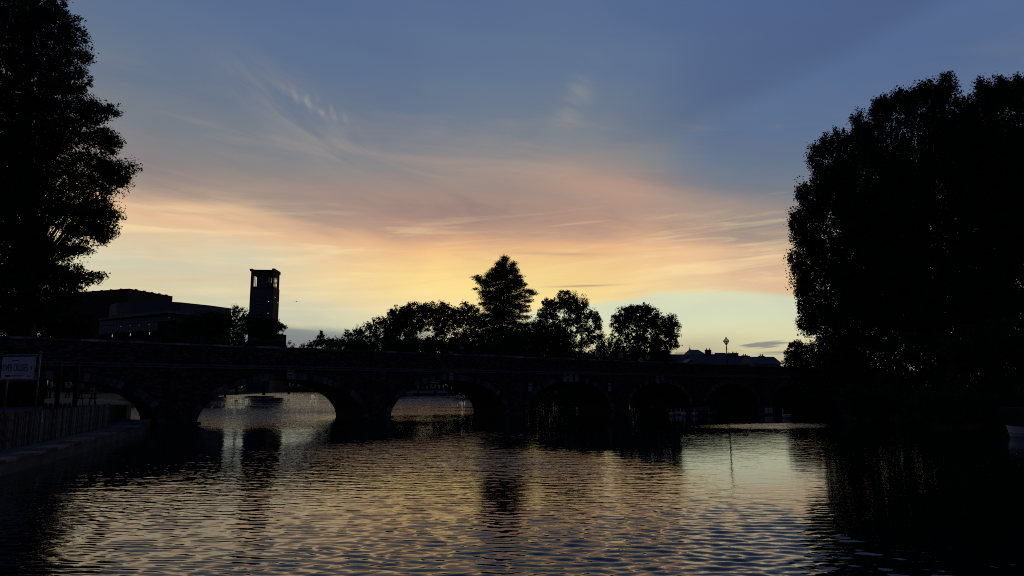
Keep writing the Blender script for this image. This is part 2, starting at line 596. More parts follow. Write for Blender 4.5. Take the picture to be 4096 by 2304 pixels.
# ------------------------------------------------------------------ water
def build_water():
    ys = [4.0]
    while ys[-1] < 70:
        ys.append(ys[-1] + max(0.032, 0.0032 * ys[-1]))
    while ys[-1] < 430:
        ys.append(ys[-1] * 1.012)
    ys = np.array(ys)
    nx = 440
    tx = np.linspace(-0.98, 0.98, nx)
    Y, T = np.meshgrid(ys, tx, indexing='ij')
    Xw = Y * T
    dy = np.gradient(ys)[:, None] * np.ones_like(T)
    dxx = Y * (tx[1] - tx[0])
    Z = np.zeros_like(Y)
    lost = np.zeros_like(Y)
    rng = np.random.default_rng(3)
    N = 110
    lam = np.exp(rng.uniform(np.log(0.14), np.log(0.9), N))
    th = rng.normal(0.05, 0.43, N)
    # spectrum of slopes: most steepness between 0.3 and 0.9 m
    wgt = np.exp(-((np.log(lam) - np.log(0.255)) / 0.38) ** 2)
    slope = wgt / math.sqrt(np.sum(wgt ** 2) / 2)
    RMS = 0.084
    # low frequency patchiness: catspaws and slicks
    def low(seed, sx, sy, n=10):
        r = np.random.default_rng(seed)
        a = np.zeros_like(Y)
        for _ in range(n):
            kx, ky = r.normal(0, 1 / sx), r.normal(0, 1 / sy)
            a += np.sin(kx * Xw + ky * Y + r.uniform(0, 6.28))
        return a / math.sqrt(n / 2)
    patch = np.clip(1.0 + 0.30 * low(11, 5.0, 3.0) + 0.22 * low(12, 12, 8), 0.35, 1.7)
    # lee of the bridge and the reach beyond it lie calmer
    ud = (0.82477751 * Xw + 62.0248 - Y) / math.hypot(0.82477751, 1)      # metres in front of the bridge face
    ss = lambda v, a, b: (lambda q: q * q * (3 - 2 * q))(np.clip((v - a) / (b - a), 0, 1))
    calm = 0.30 + 0.70 * ss(ud, 13.5, 34.0) + 1.15 * ss(-ud, 3.0, 15.0)
    shore = 0.10 + 0.90 * ss(27.5 - Xw - 0.25 * np.clip(Y - 12, -3, 20), 19.5, 25.5)
    puff = np.exp(-((Xw - 16.5) / 5.5) ** 2 - ((Y - 43.5 - 0.2 * (Xw - 15.0)) / 2.6) ** 2)
    uu = (Xw + 0.82477751 * (Y - 62.0248)) / math.hypot(0.82477751, 1)    # metres along the bridge
    jet = np.exp(-((uu + 20.2 + 0.12 * ud) / 5.0) ** 2) * ss(-ud, -13.0, -6.0)   # current running through the widest arch
    shore = np.maximum(shore, puff)
    calm = np.maximum(calm, np.maximum(0.95 * puff, 1.2 * jet))
    amp = patch * calm * shore * (1 + 0.25 * ss(-Y, -18.0, -9.0))
    warp = 0.35 * low(21, 3.0, 2.5)
    for i in range(N):
        k = 2 * math.pi / lam[i]
        kx, ky = k * math.sin(th[i]), k * math.cos(th[i])
        res = np.clip((lam[i] / np.maximum(dy * abs(math.cos(th[i])), dxx * abs(math.sin(th[i])) + 1e-6) - 2.6) / 2.6, 0, 1)
        ph = kx * Xw + ky * Y + rng.uniform(0, 6.28) + warp
        s = slope[i] * RMS
        h_ = np.sin(ph)
        Z += res * (s / k) * (h_ + 0.22 * np.cos(2 * ph))
        lost += (1 - res ** 2) * s ** 2 / 2
    Z *= amp
    lost = np.sqrt(lost) * amp
    co = np.stack([Xw, Y, Z], -1).reshape(-1, 3)
    nr = len(ys)
    idx = np.arange(nr * nx).reshape(nr, nx)
    q = np.stack([idx[:-1, :-1], idx[:-1, 1:], idx[1:, 1:], idx[1:, :-1]], -1).reshape(-1, 4)
    me = bpy.data.meshes.new('water')
    me.vertices.add(len(co))
    me.vertices.foreach_set('co', co.reshape(-1).astype(np.float32))
    me.loops.add(q.size)
    me.loops.foreach_set('vertex_index', q.reshape(-1).astype(np.int32))
    me.polygons.add(len(q))
    me.polygons.foreach_set('loop_start', np.arange(0, q.size, 4, dtype=np.int32))
    me.polygons.foreach_set('use_smooth', np.ones(len(q), dtype=bool))
    me.update(calc_edges=True)
    at = me.attributes.new('chop', 'FLOAT', 'POINT')
    at.data.foreach_set('value', lost.reshape(-1).astype(np.float32))
    m = bpy.data.materials.new('river_water')
    m.use_nodes = True
    t = m.node_tree
    b = t.nodes['Principled BSDF']
    X = NX(t)
    b.inputs['Base Color'].default_value = (0.006, 0.009, 0.008, 1)
    b.inputs['Roughness'].default_value = 0.008
    b.inputs['IOR'].default_value = 1.37
    b.inputs['Specular IOR Level'].default_value = 0.5
    tc = X.node('ShaderNodeTexCoord')
    mp = X.node('ShaderNodeMapping')
    t.links.new(tc.outputs['Object'], mp.inputs[0])
    mp.inputs['Scale'].default_value = (1.0, 2.3, 1.0)
    at_ = X.node('ShaderNodeAttribute', attribute_name='chop')
    n1 = X.noise(mp.outputs[0], 1.15, 3, 0.55)
    n2 = X.noise(mp.outputs[0], 4.5, 2, 0.5)
    n3 = X.noise(mp.outputs[0], 13.0, 2, 0.5)
    hgt = X.add(X.mul(X.mul(X.sub(n1, 0.5), at_.outputs['Fac']), 1.1), X.add(X.mul(X.sub(n2, 0.5), 0.0006), X.mul(X.sub(n3, 0.5), 0.0002)))
    bp = X.node('ShaderNodeBump')
    bp.inputs['Strength'].default_value = 1.0
    bp.inputs['Distance'].default_value = 1.0
    t.links.new(hgt, bp.inputs['Height'])
    t.links.new(bp.outputs[0], b.inputs['Normal'])
    link('water', me, m, None, False, 'structure')


build_water()

# ------------------------------------------------------------------ ground, river banks, quay
LEFT = [(-16.2, -120), (-16.0, 4), (-16.6, 14), (-17.2, 22), (-19.3, 30), (-21.6, 37.5), (-24.6, 45), (-28, 52), (-38, 68), (-50, 95), (-72, 150), (-92, 230), (-112, 330), (-112, 372)]
FAR = [(-60, 374), (-44, 330), (-40, 246), (-15, 242), (-12, 225), (-12, 180), (-8, 150), (0, 138), (8, 130), (28, 122), (44, 115), (49, 107)]
RIGHT = [(45, 101), (40.5, 94), (37.5, 86), (32.5, 68), (29.5, 54), (27.8, 40), (27.5, 24), (28, -120)]
GZ = 1.2


def build_ground():
    L_ = LEFT
    R_ = (FAR + RIGHT)[::-1]
    bm = bmesh.new()

    def V_(x, y, z=GZ):
        return bm.verts.new((x, y, z))
    for side, pts in ((-3000, L_), (3000, R_)):
        inn = [V_(*p) for p in pts]
        out_ = [V_(side, p[1]) for p in pts]
        low_ = [V_(p[0], p[1], -1.2) for p in pts]
        for i in range(len(pts) - 1):
            bm.faces.new((inn[i], inn[i + 1], out_[i + 1], out_[i]))
            bm.faces.new((inn[i], inn[i + 1], low_[i + 1], low_[i]))
    a_, b_ = L_[-1], R_[-1]
    bm.faces.new([V_(-3000, a_[1]), V_(*a_), V_(*b_), V_(3000, b_[1]), V_(3000, 3000), V_(-3000, 3000)])
    bm.faces.new([V_(*a_), V_(*b_), V_(b_[0], b_[1], -1.2), V_(a_[0], a_[1], -1.2)])
    bmesh.ops.remove_doubles(bm, verts=bm.verts, dist=1e-4)
    bmesh.ops.recalc_face_normals(bm, faces=bm.faces)
    me = bpy.data.meshes.new('ground')
    bm.to_mesh(me)
    bm.free()
    link('ground', me, M_GROUND, None, False, 'structure')
    # a bed below the water
    MB().add([(-300, -120, -1.5), (300, -120, -1.5), (300, 420, -1.5), (-300, 420, -1.5)], [(0, 1, 2, 3)]).build('riverbed', M_GROUND, None, False, 'structure')
    # paved yard behind the fence on the left, running under the first arch
    plan = [(-60, 18), (-17.6, 20), (-19.7, 30), (-22.0, 37.5), (-25.0, 45), (-28.4, 52), (-40, 70), (-60, 80)]
    MB().prism(plan, GZ + 0.004, GZ + 0.03).build('pavement', M_PAVE, None, False, 'structure')
    # low quay along the water
    edge = [(-12.4, -10), (-12.9, 10), (-13.2, 18), (-14.5, 22.7), (-16.6, 29), (-19.1, 36.6), (-22.2, 43.6)]
    back = [(-16.6, -10), (-16.6, 10), (-17.0, 18), (-17.6, 22.7), (-19.9, 30), (-22.2, 37.5), (-24.9, 44.6)]
    q = MB()
    n = len(edge)
    for i in range(n - 1):
        a, b_, c, d = edge[i], edge[i + 1], back[i + 1], back[i]
        q.add([(*a, 0.33), (*b_, 0.33), (*c, 0.36), (*d, 0.36), (*a, -1.2), (*b_, -1.2)], [(0, 1, 2, 3), (0, 4, 5, 1)])
    qo = q.build('quay', M_QUAY, None, False, 'structure')
    # coping slabs along the quay edge, each its own stone
    k = 0
    for i in range(1, n - 1):
        a, b_ = Vector((*edge[i], 0)), Vector((*edge[i + 1], 0))
        L = (b_ - a).length
        cnt = max(1, round(L / 0.95))
        d = (b_ - a) / cnt
        nn = Vector((-d.y, d.x, 0)).normalized()
        for j in range(cnt):
            p0 = a + d * (j + 0.006)
            p1 = a + d * (j + 0.994)
            z0, z1 = 0.335, 0.41 + random.uniform(-0.008, 0.008)
            o0, o1 = nn * -0.03, nn * 0.62
            s = MB().hexa([p0 + o0 + Vector((0, 0, z0)), p1 + o0 + Vector((0, 0, z0)), p1 + o1 + Vector((0, 0, z0)), p0 + o1 + Vector((0, 0, z0)),
                           p0 + o0 + Vector((0, 0, z1)), p1 + o0 + Vector((0, 0, z1)), p1 + o1 + Vector((0, 0, z1)), p0 + o1 + Vector((0, 0, z1))])
            s.build('coping_stone', M_STONE, qo)
            k += 1


build_ground()

# ------------------------------------------------------------------ bridge
SL = 0.82477751
BO = Vector((0, 62.0248, 0))
BD = Vector((1, SL, 0)).normalized()
BN = Vector((-BD.y, BD.x, 0))          # away from the camera
BW = 4.7
CEN = [-33.95, -20.25, -6.4, 7.18, 20.5, 33.9, 47.3, 60.7]
HALF = [5.5, 5.9, 5.7, 5.55, 5.2, 5.5, 5.1, 5.1]
RISE = [2.75, 2.87, 2.92, 2.91, 2.86, 2.78, 2.74, 2.74]
Z_STR, Z_PAR, Z_DECK = 3.55, 5.05, 4.42
U0, U1 = -58.0, 82.0


def par_z(u):
    return 5.12 - 0.0014 * (u + 20)


def W(u, v, z):
    return BO + BD * u + BN * v + Vector((0, 0, z))


def arch_z(u):
    for c, a, r in zip(CEN, HALF, RISE):
        if abs(u - c) < a:
            return r * math.sqrt(max(0, 1 - ((u - c) / a) ** 2))
    return None


BR = empty('arch_bridge', 'long dark brick bridge of low round arches crossing the river, people and lamps on top', 'bridge', BO, math.atan(SL))


def bl(u, v, z):
    """bridge-local coordinates"""
    return (u, v, z)


def build_bridge():
    base = -1.4
    for v, name in ((0.0, 'spandrel_wall'), (BW, 'spandrel_wall')):
        b = MB()
        # columns over the arches and piers
        us = [U0]
        for c, a in zip(CEN, HALF):
            n = 28
            us += [c + a * math.cos(math.pi - math.pi * i / n) for i in range(n + 1)]
        us.append(U1)
        for i in range(len(us) - 1):
            u, w = us[i], us[i + 1]
            if w - u < 1e-6:
                continue
            mid = arch_z((u + w) / 2)
            if mid is None:
                za = zb = base
            else:
                za = arch_z(u) or 0.0
                zb = arch_z(w) or 0.0
                if za < 0.02:
                    za = 0.0
                if zb < 0.02:
                    zb = 0.0
            b.add([(u, v, za), (w, v, zb), (w, v, Z_STR), (u, v, Z_STR)], [(0, 1, 2, 3)])
        b.build(name, M_MORTAR, BR)
    # the vaults
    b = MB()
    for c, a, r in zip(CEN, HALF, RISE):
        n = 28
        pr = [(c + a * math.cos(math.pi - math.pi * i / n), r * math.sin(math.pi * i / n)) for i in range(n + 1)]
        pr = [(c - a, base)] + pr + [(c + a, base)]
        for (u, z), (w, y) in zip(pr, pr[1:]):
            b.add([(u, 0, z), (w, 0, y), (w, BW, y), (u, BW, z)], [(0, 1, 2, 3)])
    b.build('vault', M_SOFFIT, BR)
    # deck between the parapets
    MB().box((U0, 0.45, Z_STR + 0.05), (U1, BW - 0.45, Z_DECK)).build('deck', M_PAVE, BR)
    # string course: two moulded bands front and back
    s = MB()
    s.box((U0, -0.10, Z_STR), (U1, 0.44, Z_STR + 0.09))
    s.box((U0, -0.06, Z_STR + 0.092), (U1, 0.44, Z_STR + 0.16))
    s.box((U0, -0.15, Z_STR + 0.162), (U1, 0.44, Z_STR + 0.25))
    s.build('string_course', M_VOUS, BR)
    s = MB()
    s.box((U0, BW - 0.44, Z_STR), (U1, BW + 0.12, Z_STR + 0.25))
    s.build('string_course', M_VOUS, BR)
    # parapet walls
    for v0, v1 in ((0.0, 0.36), (BW - 0.36, BW)):
        p = MB()
        n = 20
        for i in range(n):
            a = U0 + (U1 - U0) * i / n
            c = U0 + (U1 - U0) * (i + 1) / n
            z0 = Z_STR + 0.253
            p.hexa([(a, v0, z0), (c, v0, z0), (c, v1, z0), (a, v1, z0), (a, v0, par_z(a) - 0.13), (c, v0, par_z(c) - 0.13), (c, v1, par_z(c) - 0.13), (a, v1, par_z(a) - 0.13)])
        p.build('parapet_wall', M_MORTAR, BR)
    # coping stones, one by one
    u = -41.0
    while u < 66:
        L = random.uniform(0.72, 1.05)
        z = par_z(u) - 0.126 + random.uniform(-0.012, 0.012)
        h_ = 0.125 + random.uniform(-0.015, 0.03)
        y0 = -0.05 + random.uniform(-0.02, 0.02)
        c = MB()
        a, e = u + 0.006, u + L - 0.006
        t1, t2 = random.uniform(-0.012, 0.012), random.uniform(-0.012, 0.012)
        c.hexa([(a, y0, z), (e, y0, z), (e, 0.42, z), (a, 0.42, z), (a, y0 + 0.03, z + h_ + t1), (e, y0 + 0.03, z + h_ + t2), (e, 0.39, z + h_ + t2), (a, 0.39, z + h_ + t1)])
        c.build('coping_stone', M_COPE, BR)
        u += L
    b = MB()
    for u in np.arange(U0, U1, 3.5):
        b.box((u, BW - 0.42, par_z(u) - 0.126), (u + 3.49, BW + 0.05, par_z(u)))
    b.build('far_coping', M_MORTAR, BR)
    # pilasters on the piers
    for c, a, c2, a2 in zip(CEN, HALF, CEN[1:], HALF[1:]):
        m_ = (c + a + c2 - a2) / 2
        w = max(0.5, (c2 - a2 - c - a) / 2 - 0.5)
        b = MB()
        b.box((m_ - w, -0.16, -1.4), (m_ + w, -0.002, Z_STR - 0.004))
        b.box((m_ - w, -0.16, Z_STR + 0.254), (m_ + w, -0.002, par_z(m_) - 0.14))
        b.build('pilaster', M_SOFFIT, BR)
        # footing just above the water
        f = MB()
        f.prism([(m_ - w - 0.75, -0.03), (m_ - w - 0.55, -0.42), (m_ + w + 0.55, -0.42), (m_ + w + 0.75, -0.03)], -1.4, 0.14)
        f.build('footing', M_STONE, BR)
    # ring of voussoirs round each arch
    for c, a, r in zip(CEN, HALF, RISE):
        n = 37
        T = [math.pi * (i / n) for i in range(n + 1)]
        # equal arc length spacing
        tt = np.linspace(0, math.pi, 400)
        ds = np.hypot(a * np.sin(tt), r * np.cos(tt))
        cum = np.concatenate([[0], np.cumsum((ds[1:] + ds[:-1]) / 2)])
        T = np.interp(np.linspace(0, cum[-1], n + 1), cum, tt)

        def pt(t, k):
            x, z = a * -math.cos(t), r * math.sin(t)
            nx_, nz_ = -math.cos(t) / a, math.sin(t) / r
            L = math.hypot(nx_, nz_)
            return (c + x + nx_ / L * k, z + nz_ / L * k)
        for i in range(n):
            e = 0.05 * (T[i + 1] - T[i])
            t0, t1 = T[i] + e, T[i + 1] - e
            d = 0.46 + random.uniform(-0.02, 0.03)
            y0 = -0.035 - random.uniform(0, 0.03)
            q = [pt(t0, 0.012), pt(t1, 0.012), pt(t1, d), pt(t0, d)]
            v = [(x, y0, z) for x, z in q] + [(x, -0.001, z) for x, z in q]
            MB().hexa(v).build('voussoir', M_VOUS, BR)
    # bricks: proud of the mortar, laid in courses on the river face
    rows = []
    z = 0.1
    while z < Z_STR - 0.08:
        rows.append(z)
        z += 0.077
    z = Z_STR + 0.262
    while z < 4.9:
        rows.append(z)
        z += 0.077
    piers = [((c + a + c2 - a2) / 2, max(0.5, (c2 - a2 - c - a) / 2 - 0.5)) for c, a, c2, a2 in zip(CEN, HALF, CEN[1:], HALF[1:])]
    items = []
    for ri, z in enumerate(rows):
        u = -41.0 + (ri % 2) * 0.118 + random.uniform(-0.01, 0.01)
        while u < 62:
            L = 0.225 if random.random() > 0.25 else 0.107
            mid = u + L / 2
            ok = True
            if z < Z_STR:
                for c, a, r in zip(CEN, HALF, RISE):
                    if abs(mid - c) < a + 0.66 and ((mid - c) / (a + 0.66)) ** 2 + (z / (r + 0.56)) ** 2 < 1:
                        ok = False
                        break
            base_v = 0.0
            for m_, w in piers:
                if abs(mid - m_) < w + 0.12:
                    if abs(mid - m_) < w - 0.1:
                        base_v = -0.16
                    else:
                        ok = False
                    break
            if ok and random.random() > 0.03:
                items.append((u, z, L, base_v, random.uniform(0.004, 0.02)))
            u += L + 0.012
    items.sort(key=lambda q: (W(q[0], 0, q[1]) - Vector((0, 0, CAMH))).length + (100 if q[0] < -35.8 else 0))
    shared = {}
    for q in items[:300]:
        u, z, L, bv, pr = q
        if L not in shared:
            mb = MB()
            mb.box((0, -0.02, 0), (L, 0.02, 0.066))
            shared[L] = mb.mesh('brick')
            shared[L].materials.append(M_BRICK1)
        o = bpy.data.objects.new('brick', shared[L])
        C.objects.link(o)
        o.parent = BR
        o.location = (u, bv + 0.018 - pr, z)
    V, Fc = [], []
    arr = []
    for u, z, L, bv, pr in items[300:]:
        y0, y1 = bv - pr, bv + 0.004
        j = random.uniform(-0.003, 0.003)
        p = [(u, y0, z + j), (u + L, y0 + j, z + j), (u + L, y0 + j, z + 0.066), (u, y0, z + 0.066)]
        b_ = [(u, y1, z + j), (u + L, y1, z + j), (u + L, y1, z + 0.066), (u, y1, z + 0.066)]
        k = len(V)
        V += p + b_
        Fc += [(k, k + 1, k + 2, k + 3), (k + 3, k + 2, k + 6, k + 7), (k, k + 4, k + 5, k + 1), (k, k + 3, k + 7, k + 4), (k + 1, k + 5, k + 6, k + 2)]
    me = bpy.data.meshes.new('brickwork')
    me.from_pydata(V, [], Fc)
    link('brickwork', me, M_BRICK, BR, False, 'stuff')


build_bridge()


# ------------------------------------------------------------------ signs on the bridge
def text_mesh(txt, size, ext=0.0):
    cu = bpy.data.curves.new('lettering', 'FONT')
    cu.body = txt
    cu.size = size
    cu.align_x = 'CENTER'
    cu.align_y = 'CENTER'
    cu.extrude = ext
    o = bpy.data.objects.new('lettering', cu)
    C.objects.link(o)
    dg = bpy.context.evaluated_depsgraph_get()
    me = bpy.data.meshes.new_from_object(o.evaluated_get(dg))
    bpy.data.objects.remove(o)
    bpy.data.curves.remove(cu)
    return me


def upright(me, sx=1.0, sy=1.0, off=(0, 0, 0)):
    """text made in XY turned to stand in XZ facing -Y"""
    for v in me.vertices:
        x, y, z = v.co
        v.co = (x * sx + off[0], -z + off[1], y * sy + off[2])
    return me


def disc(r, y, n=28, c=(0, 0), t=0.01):
    m = MB()
    vs = [(c[0] + r * math.cos(2 * math.pi * i / n), y, c[1] + r * math.sin(2 * math.pi * i / n)) for i in range(n)]
    vs += [(p[0], y + t, p[2]) for p in vs]
    fs = [tuple(range(n)), tuple(range(n, 2 * n))[::-1]] + [(i, (i + 1) % n, n + (i + 1) % n, n + i) for i in range(n)]
    return m.add(vs, fs)


def bridge_uz(px, py):
    r = ray(px, py)
    # o + u d = t r
    a, b, c, d = BD.x, -r.x, BD.y, -r.y
    det = a * d - b * c
    u = (-BO.x * d + BO.y * b) / det
    t = (a * -BO.y + c * BO.x) / det
    return u, CAMH + t * r.z


def sign(label, px, py, w, h_, kind, v=-0.075):
    u, z = bridge_uz(px, py)
    p = W(u, v, z)
    o = empty('river_sign', label, 'sign', p, math.atan(SL), 'signs fixed to the bridge')
    MB().box((-w / 2, 0, -h_ / 2), (w / 2, 0.03, h_ / 2)).build('panel', M_PLATE, o)
    if kind == 'noentry':
        r = w * 0.40
        cz = h_ / 2 - r - w * 0.06
        disc(r, -0.006, c=(0, cz), t=0.005).build('red_disc', M_RED, o)
        MB().box((-r * 0.8, -0.012, cz - r * 0.2), (r * 0.8, -0.007, cz + r * 0.2)).build('white_bar', M_BOARD, o)
        me = upright(text_mesh('NO ENTRY', w * 0.2), 0.82, 1.0, (0, -0.004, -h_ / 2 + h_ * 0.16))
        link('lettering', me, M_NAVY, o)
    elif kind == 'ring':
        ring = MB()
        n = 28
        r0, r1, cz = w * 0.30, w * 0.42, h_ / 2 - w * 0.48
        vs = []
        for i in range(n):
            a = 2 * math.pi * i / n
            vs += [(r0 * math.cos(a), -0.005, cz + r0 * math.sin(a)), (r1 * math.cos(a), -0.005, cz + r1 * math.sin(a))]
        ring.add(vs, [(2 * i, 2 * i + 1, (2 * i + 3) % (2 * n), (2 * i + 2) % (2 * n)) for i in range(n)])
        ring.build('ring', M_NAVY, o)
    elif kind == 'slash':
        r = w * 0.36
        cz = h_ / 2 - w * 0.46
        n = 28
        ring = MB()
        vs = []
        for i in range(n):
            a = 2 * math.pi * i / n
            vs += [(r * 0.78 * math.cos(a), -0.005, cz + r * 0.78 * math.sin(a)), (r * math.cos(a), -0.005, cz + r * math.sin(a))]
        ring.add(vs, [(2 * i, 2 * i + 1, (2 * i + 3) % (2 * n), (2 * i + 2) % (2 * n)) for i in range(n)])
        ring.bar((-r * 0.65, -0.008, cz + r * 0.65), (r * 0.65, -0.008, cz - r * 0.65), w * 0.09, 0.004)
        ring.build('slash_ring', M_RED, o)
        MB().box((-w * 0.4, -0.005, -h_ / 2 + 0.04), (w * 0.4, -0.001, -h_ / 2 + 0.09)).build('text_line', M_NAVY, o)
    elif kind == 'dot':
        MB().box((-w * 0.3, -0.005, h_ * 0.08), (w * 0.3, -0.001, h_ * 0.25)).build('symbol', M_NAVY, o)
    return o


sign('white no entry sign over the left arch with the brightest water', 1159, 1498, 0.46, 0.62, 'noentry')
sign('white no entry sign over the crown of the arch showing the moored cream boat', 1803, 1503, 0.44, 0.72, 'noentry')
sign('white no entry sign low on the brick pier left of the third river arch', 2114, 1547, 0.44, 0.82, 'noentry', -0.26)
sign('plain pale sign with small dark mark, leftmost of three above one arch', 2259, 1510, 0.42, 0.80, 'dot')
sign('pale sign with dark ring, middle of three above one arch', 2282, 1510, 0.42, 0.80, 'ring')
sign('square pale sign with slashed ring, rightmost of three above one arch', 2305, 1511, 0.44, 0.74, 'slash')
sign('narrow pale sign on the pier right of the arch with three signs', 2431, 1549, 0.40, 0.85, 'dot', -0.26)
sign('dim plain sign above the arch beside the resting swans', 2629, 1517, 0.42, 0.80, 'dot')
sign('pale slashed ring sign above the arch beside the resting swans', 2646, 1514, 0.44, 0.62, 'slash')


# ------------------------------------------------------------------ lamps on the bridge
def lamp(px, py_top, label, scale=1.0):
    u, z = bridge_uz(px, py_top)
    p = W(u, 0.62, 0)
    # height of the finial seen from the camera at that depth
    top = P(px, py_top, p.y).z
    x = P(px, py_top, p.y).x
    o = empty('street_lamp', label, 'street lamp', (x, p.y, Z_DECK), 0, 'lamps on the bridge')
    H = top - Z_DECK
    s = scale
    g0 = H - 0.95 * s
    post = MB()
    post.lathe([(0.0, 0), (0.13, 0), (0.13, 0.25), (0.09, 0.35), (0.075, 1.0), (0.055, g0 - 0.70), (0.055, g0 - 0.42), (0.085, g0 - 0.40), (0.085, g0 - 0.33), (0.05, g0 - 0.30), (0.05, g0 - 0.05), (0.10, g0), (0.19 * s, g0 + 0.14 * s)], 14)
    post.build('post', M_IRON, o, True)
    MB().bar((-0.22, 0, g0 - 0.62), (0.22, 0, g0 - 0.62), 0.035).build('ladder_bar', M_IRON, o)
    # lantern: pear shaped glass, upper and lower
    lo = MB().lathe([(0.17 * s, g0 + 0.13 * s), (0.27 * s, g0 + 0.24 * s), (0.335 * s, g0 + 0.36 * s), (0.345 * s, g0 + 0.40 * s)], 20)
    lo.build('lower_glass', M_GLASS, o, True)
    up = MB().lathe([(0.345 * s, g0 + 0.44 * s), (0.32 * s, g0 + 0.53 * s), (0.25 * s, g0 + 0.62 * s), (0.14 * s, g0 + 0.72 * s), (0.10 * s, g0 + 0.78 * s)], 20)
    up.build('upper_glass', M_GLASS, o, True)
    MB().lathe([(0.33 * s, g0 + 0.385 * s), (0.365 * s, g0 + 0.39 * s), (0.365 * s, g0 + 0.45 * s), (0.33 * s, g0 + 0.455 * s)], 20).build('frame_ring', M_IRON, o)
    rb = MB()
    for k in range(6):
        a = 2 * math.pi * k / 6 + 0.3
        pr = [(0.17 * s, g0 + 0.13 * s), (0.275 * s, g0 + 0.24 * s), (0.34 * s, g0 + 0.36 * s), (0.35 * s, g0 + 0.42 * s), (0.325 * s, g0 + 0.53 * s), (0.255 * s, g0 + 0.62 * s), (0.145 * s, g0 + 0.72 * s), (0.10 * s, g0 + 0.79 * s)]
        rb.tube([(r * math.cos(a), r * math.sin(a), z_) for r, z_ in pr], [0.011 * s] * len(pr), 4)
    rb.build('glazing_bars', M_IRON, o)
    MB().lathe([(0.0, g0 + 0.76 * s), (0.11 * s, g0 + 0.77 * s), (0.075 * s, g0 + 0.82 * s), (0.10 * s, g0 + 0.85 * s), (0.04 * s, g0 + 0.88 * s), (0.045 * s, g0 + 0.92 * s), (0.0, g0 + 0.97 * s)], 12).build('finial', M_IRON, o, True)
    MB().lathe([(0.0, g0 + 0.15 * s), (0.05 * s, g0 + 0.15 * s), (0.06 * s, g0 + 0.3 * s), (0.03 * s, g0 + 0.36 * s), (0.0, g0 + 0.36 * s)], 10).build('bulb', M_TENT, o, True)


lamp(2904, 1347, 'black globe street lamp standing clear against the sky above the far roofs')
lamp(2325, 1304, 'globe street lamp half lost against the dark oak tree', 1.05)


# ------------------------------------------------------------------ foliage and trees
def lobes_world(lobes, D, dz=0.85, jitter=0.25, rng=None):
    rng = rng or RNG
    out = []
    for lb in lobes:
        px, py, rx, ry = lb[:4]
        dd = lb[4] if len(lb) > 4 else rng.uniform(-1, 1) * jitter * rx * D / F
        Dl = D + dd
        c = P(px, py, Dl)
        k = Dl / F
        out.append((np.array(c), np.array([rx * k, max(rx, ry * 0.8) * k * dz, ry * k]), rx * ry * math.pi))
    return out


def leaves(centres, size, rng, flat=0.0, aspect=0.62, droop=0.0):
    n = len(centres)
    nrm = rng.normal(size=(n, 3))
    if flat:
        nrm[:, 2] = nrm[:, 2] * (1 + flat * 3)
    nrm /= np.linalg.norm(nrm, axis=1, keepdims=True)
    a = rng.normal(size=(n, 3))
    if droop:
        a[:, 2] -= droop * 3
    t = a - nrm * np.sum(a * nrm, 1, keepdims=True)
    t /= np.linalg.norm(t, axis=1, keepdims=True) + 1e-9
    s = np.cross(nrm, t)
    L = size * rng.uniform(0.55, 1.3, (n, 1))
    w = L * aspect * rng.uniform(0.7, 1.2, (n, 1))
    c = centres
    k = rng.uniform(-0.5, 0.5, (n, 1))
    q = np.stack([c - t * L * 0.5 + s * w * k * 0.4, c + s * w * 0.5 + t * L * (0.2 + 0.3 * k), c - s * w * 0.5 + t * L * (0.35 - 0.3 * k)], 1)
    return q


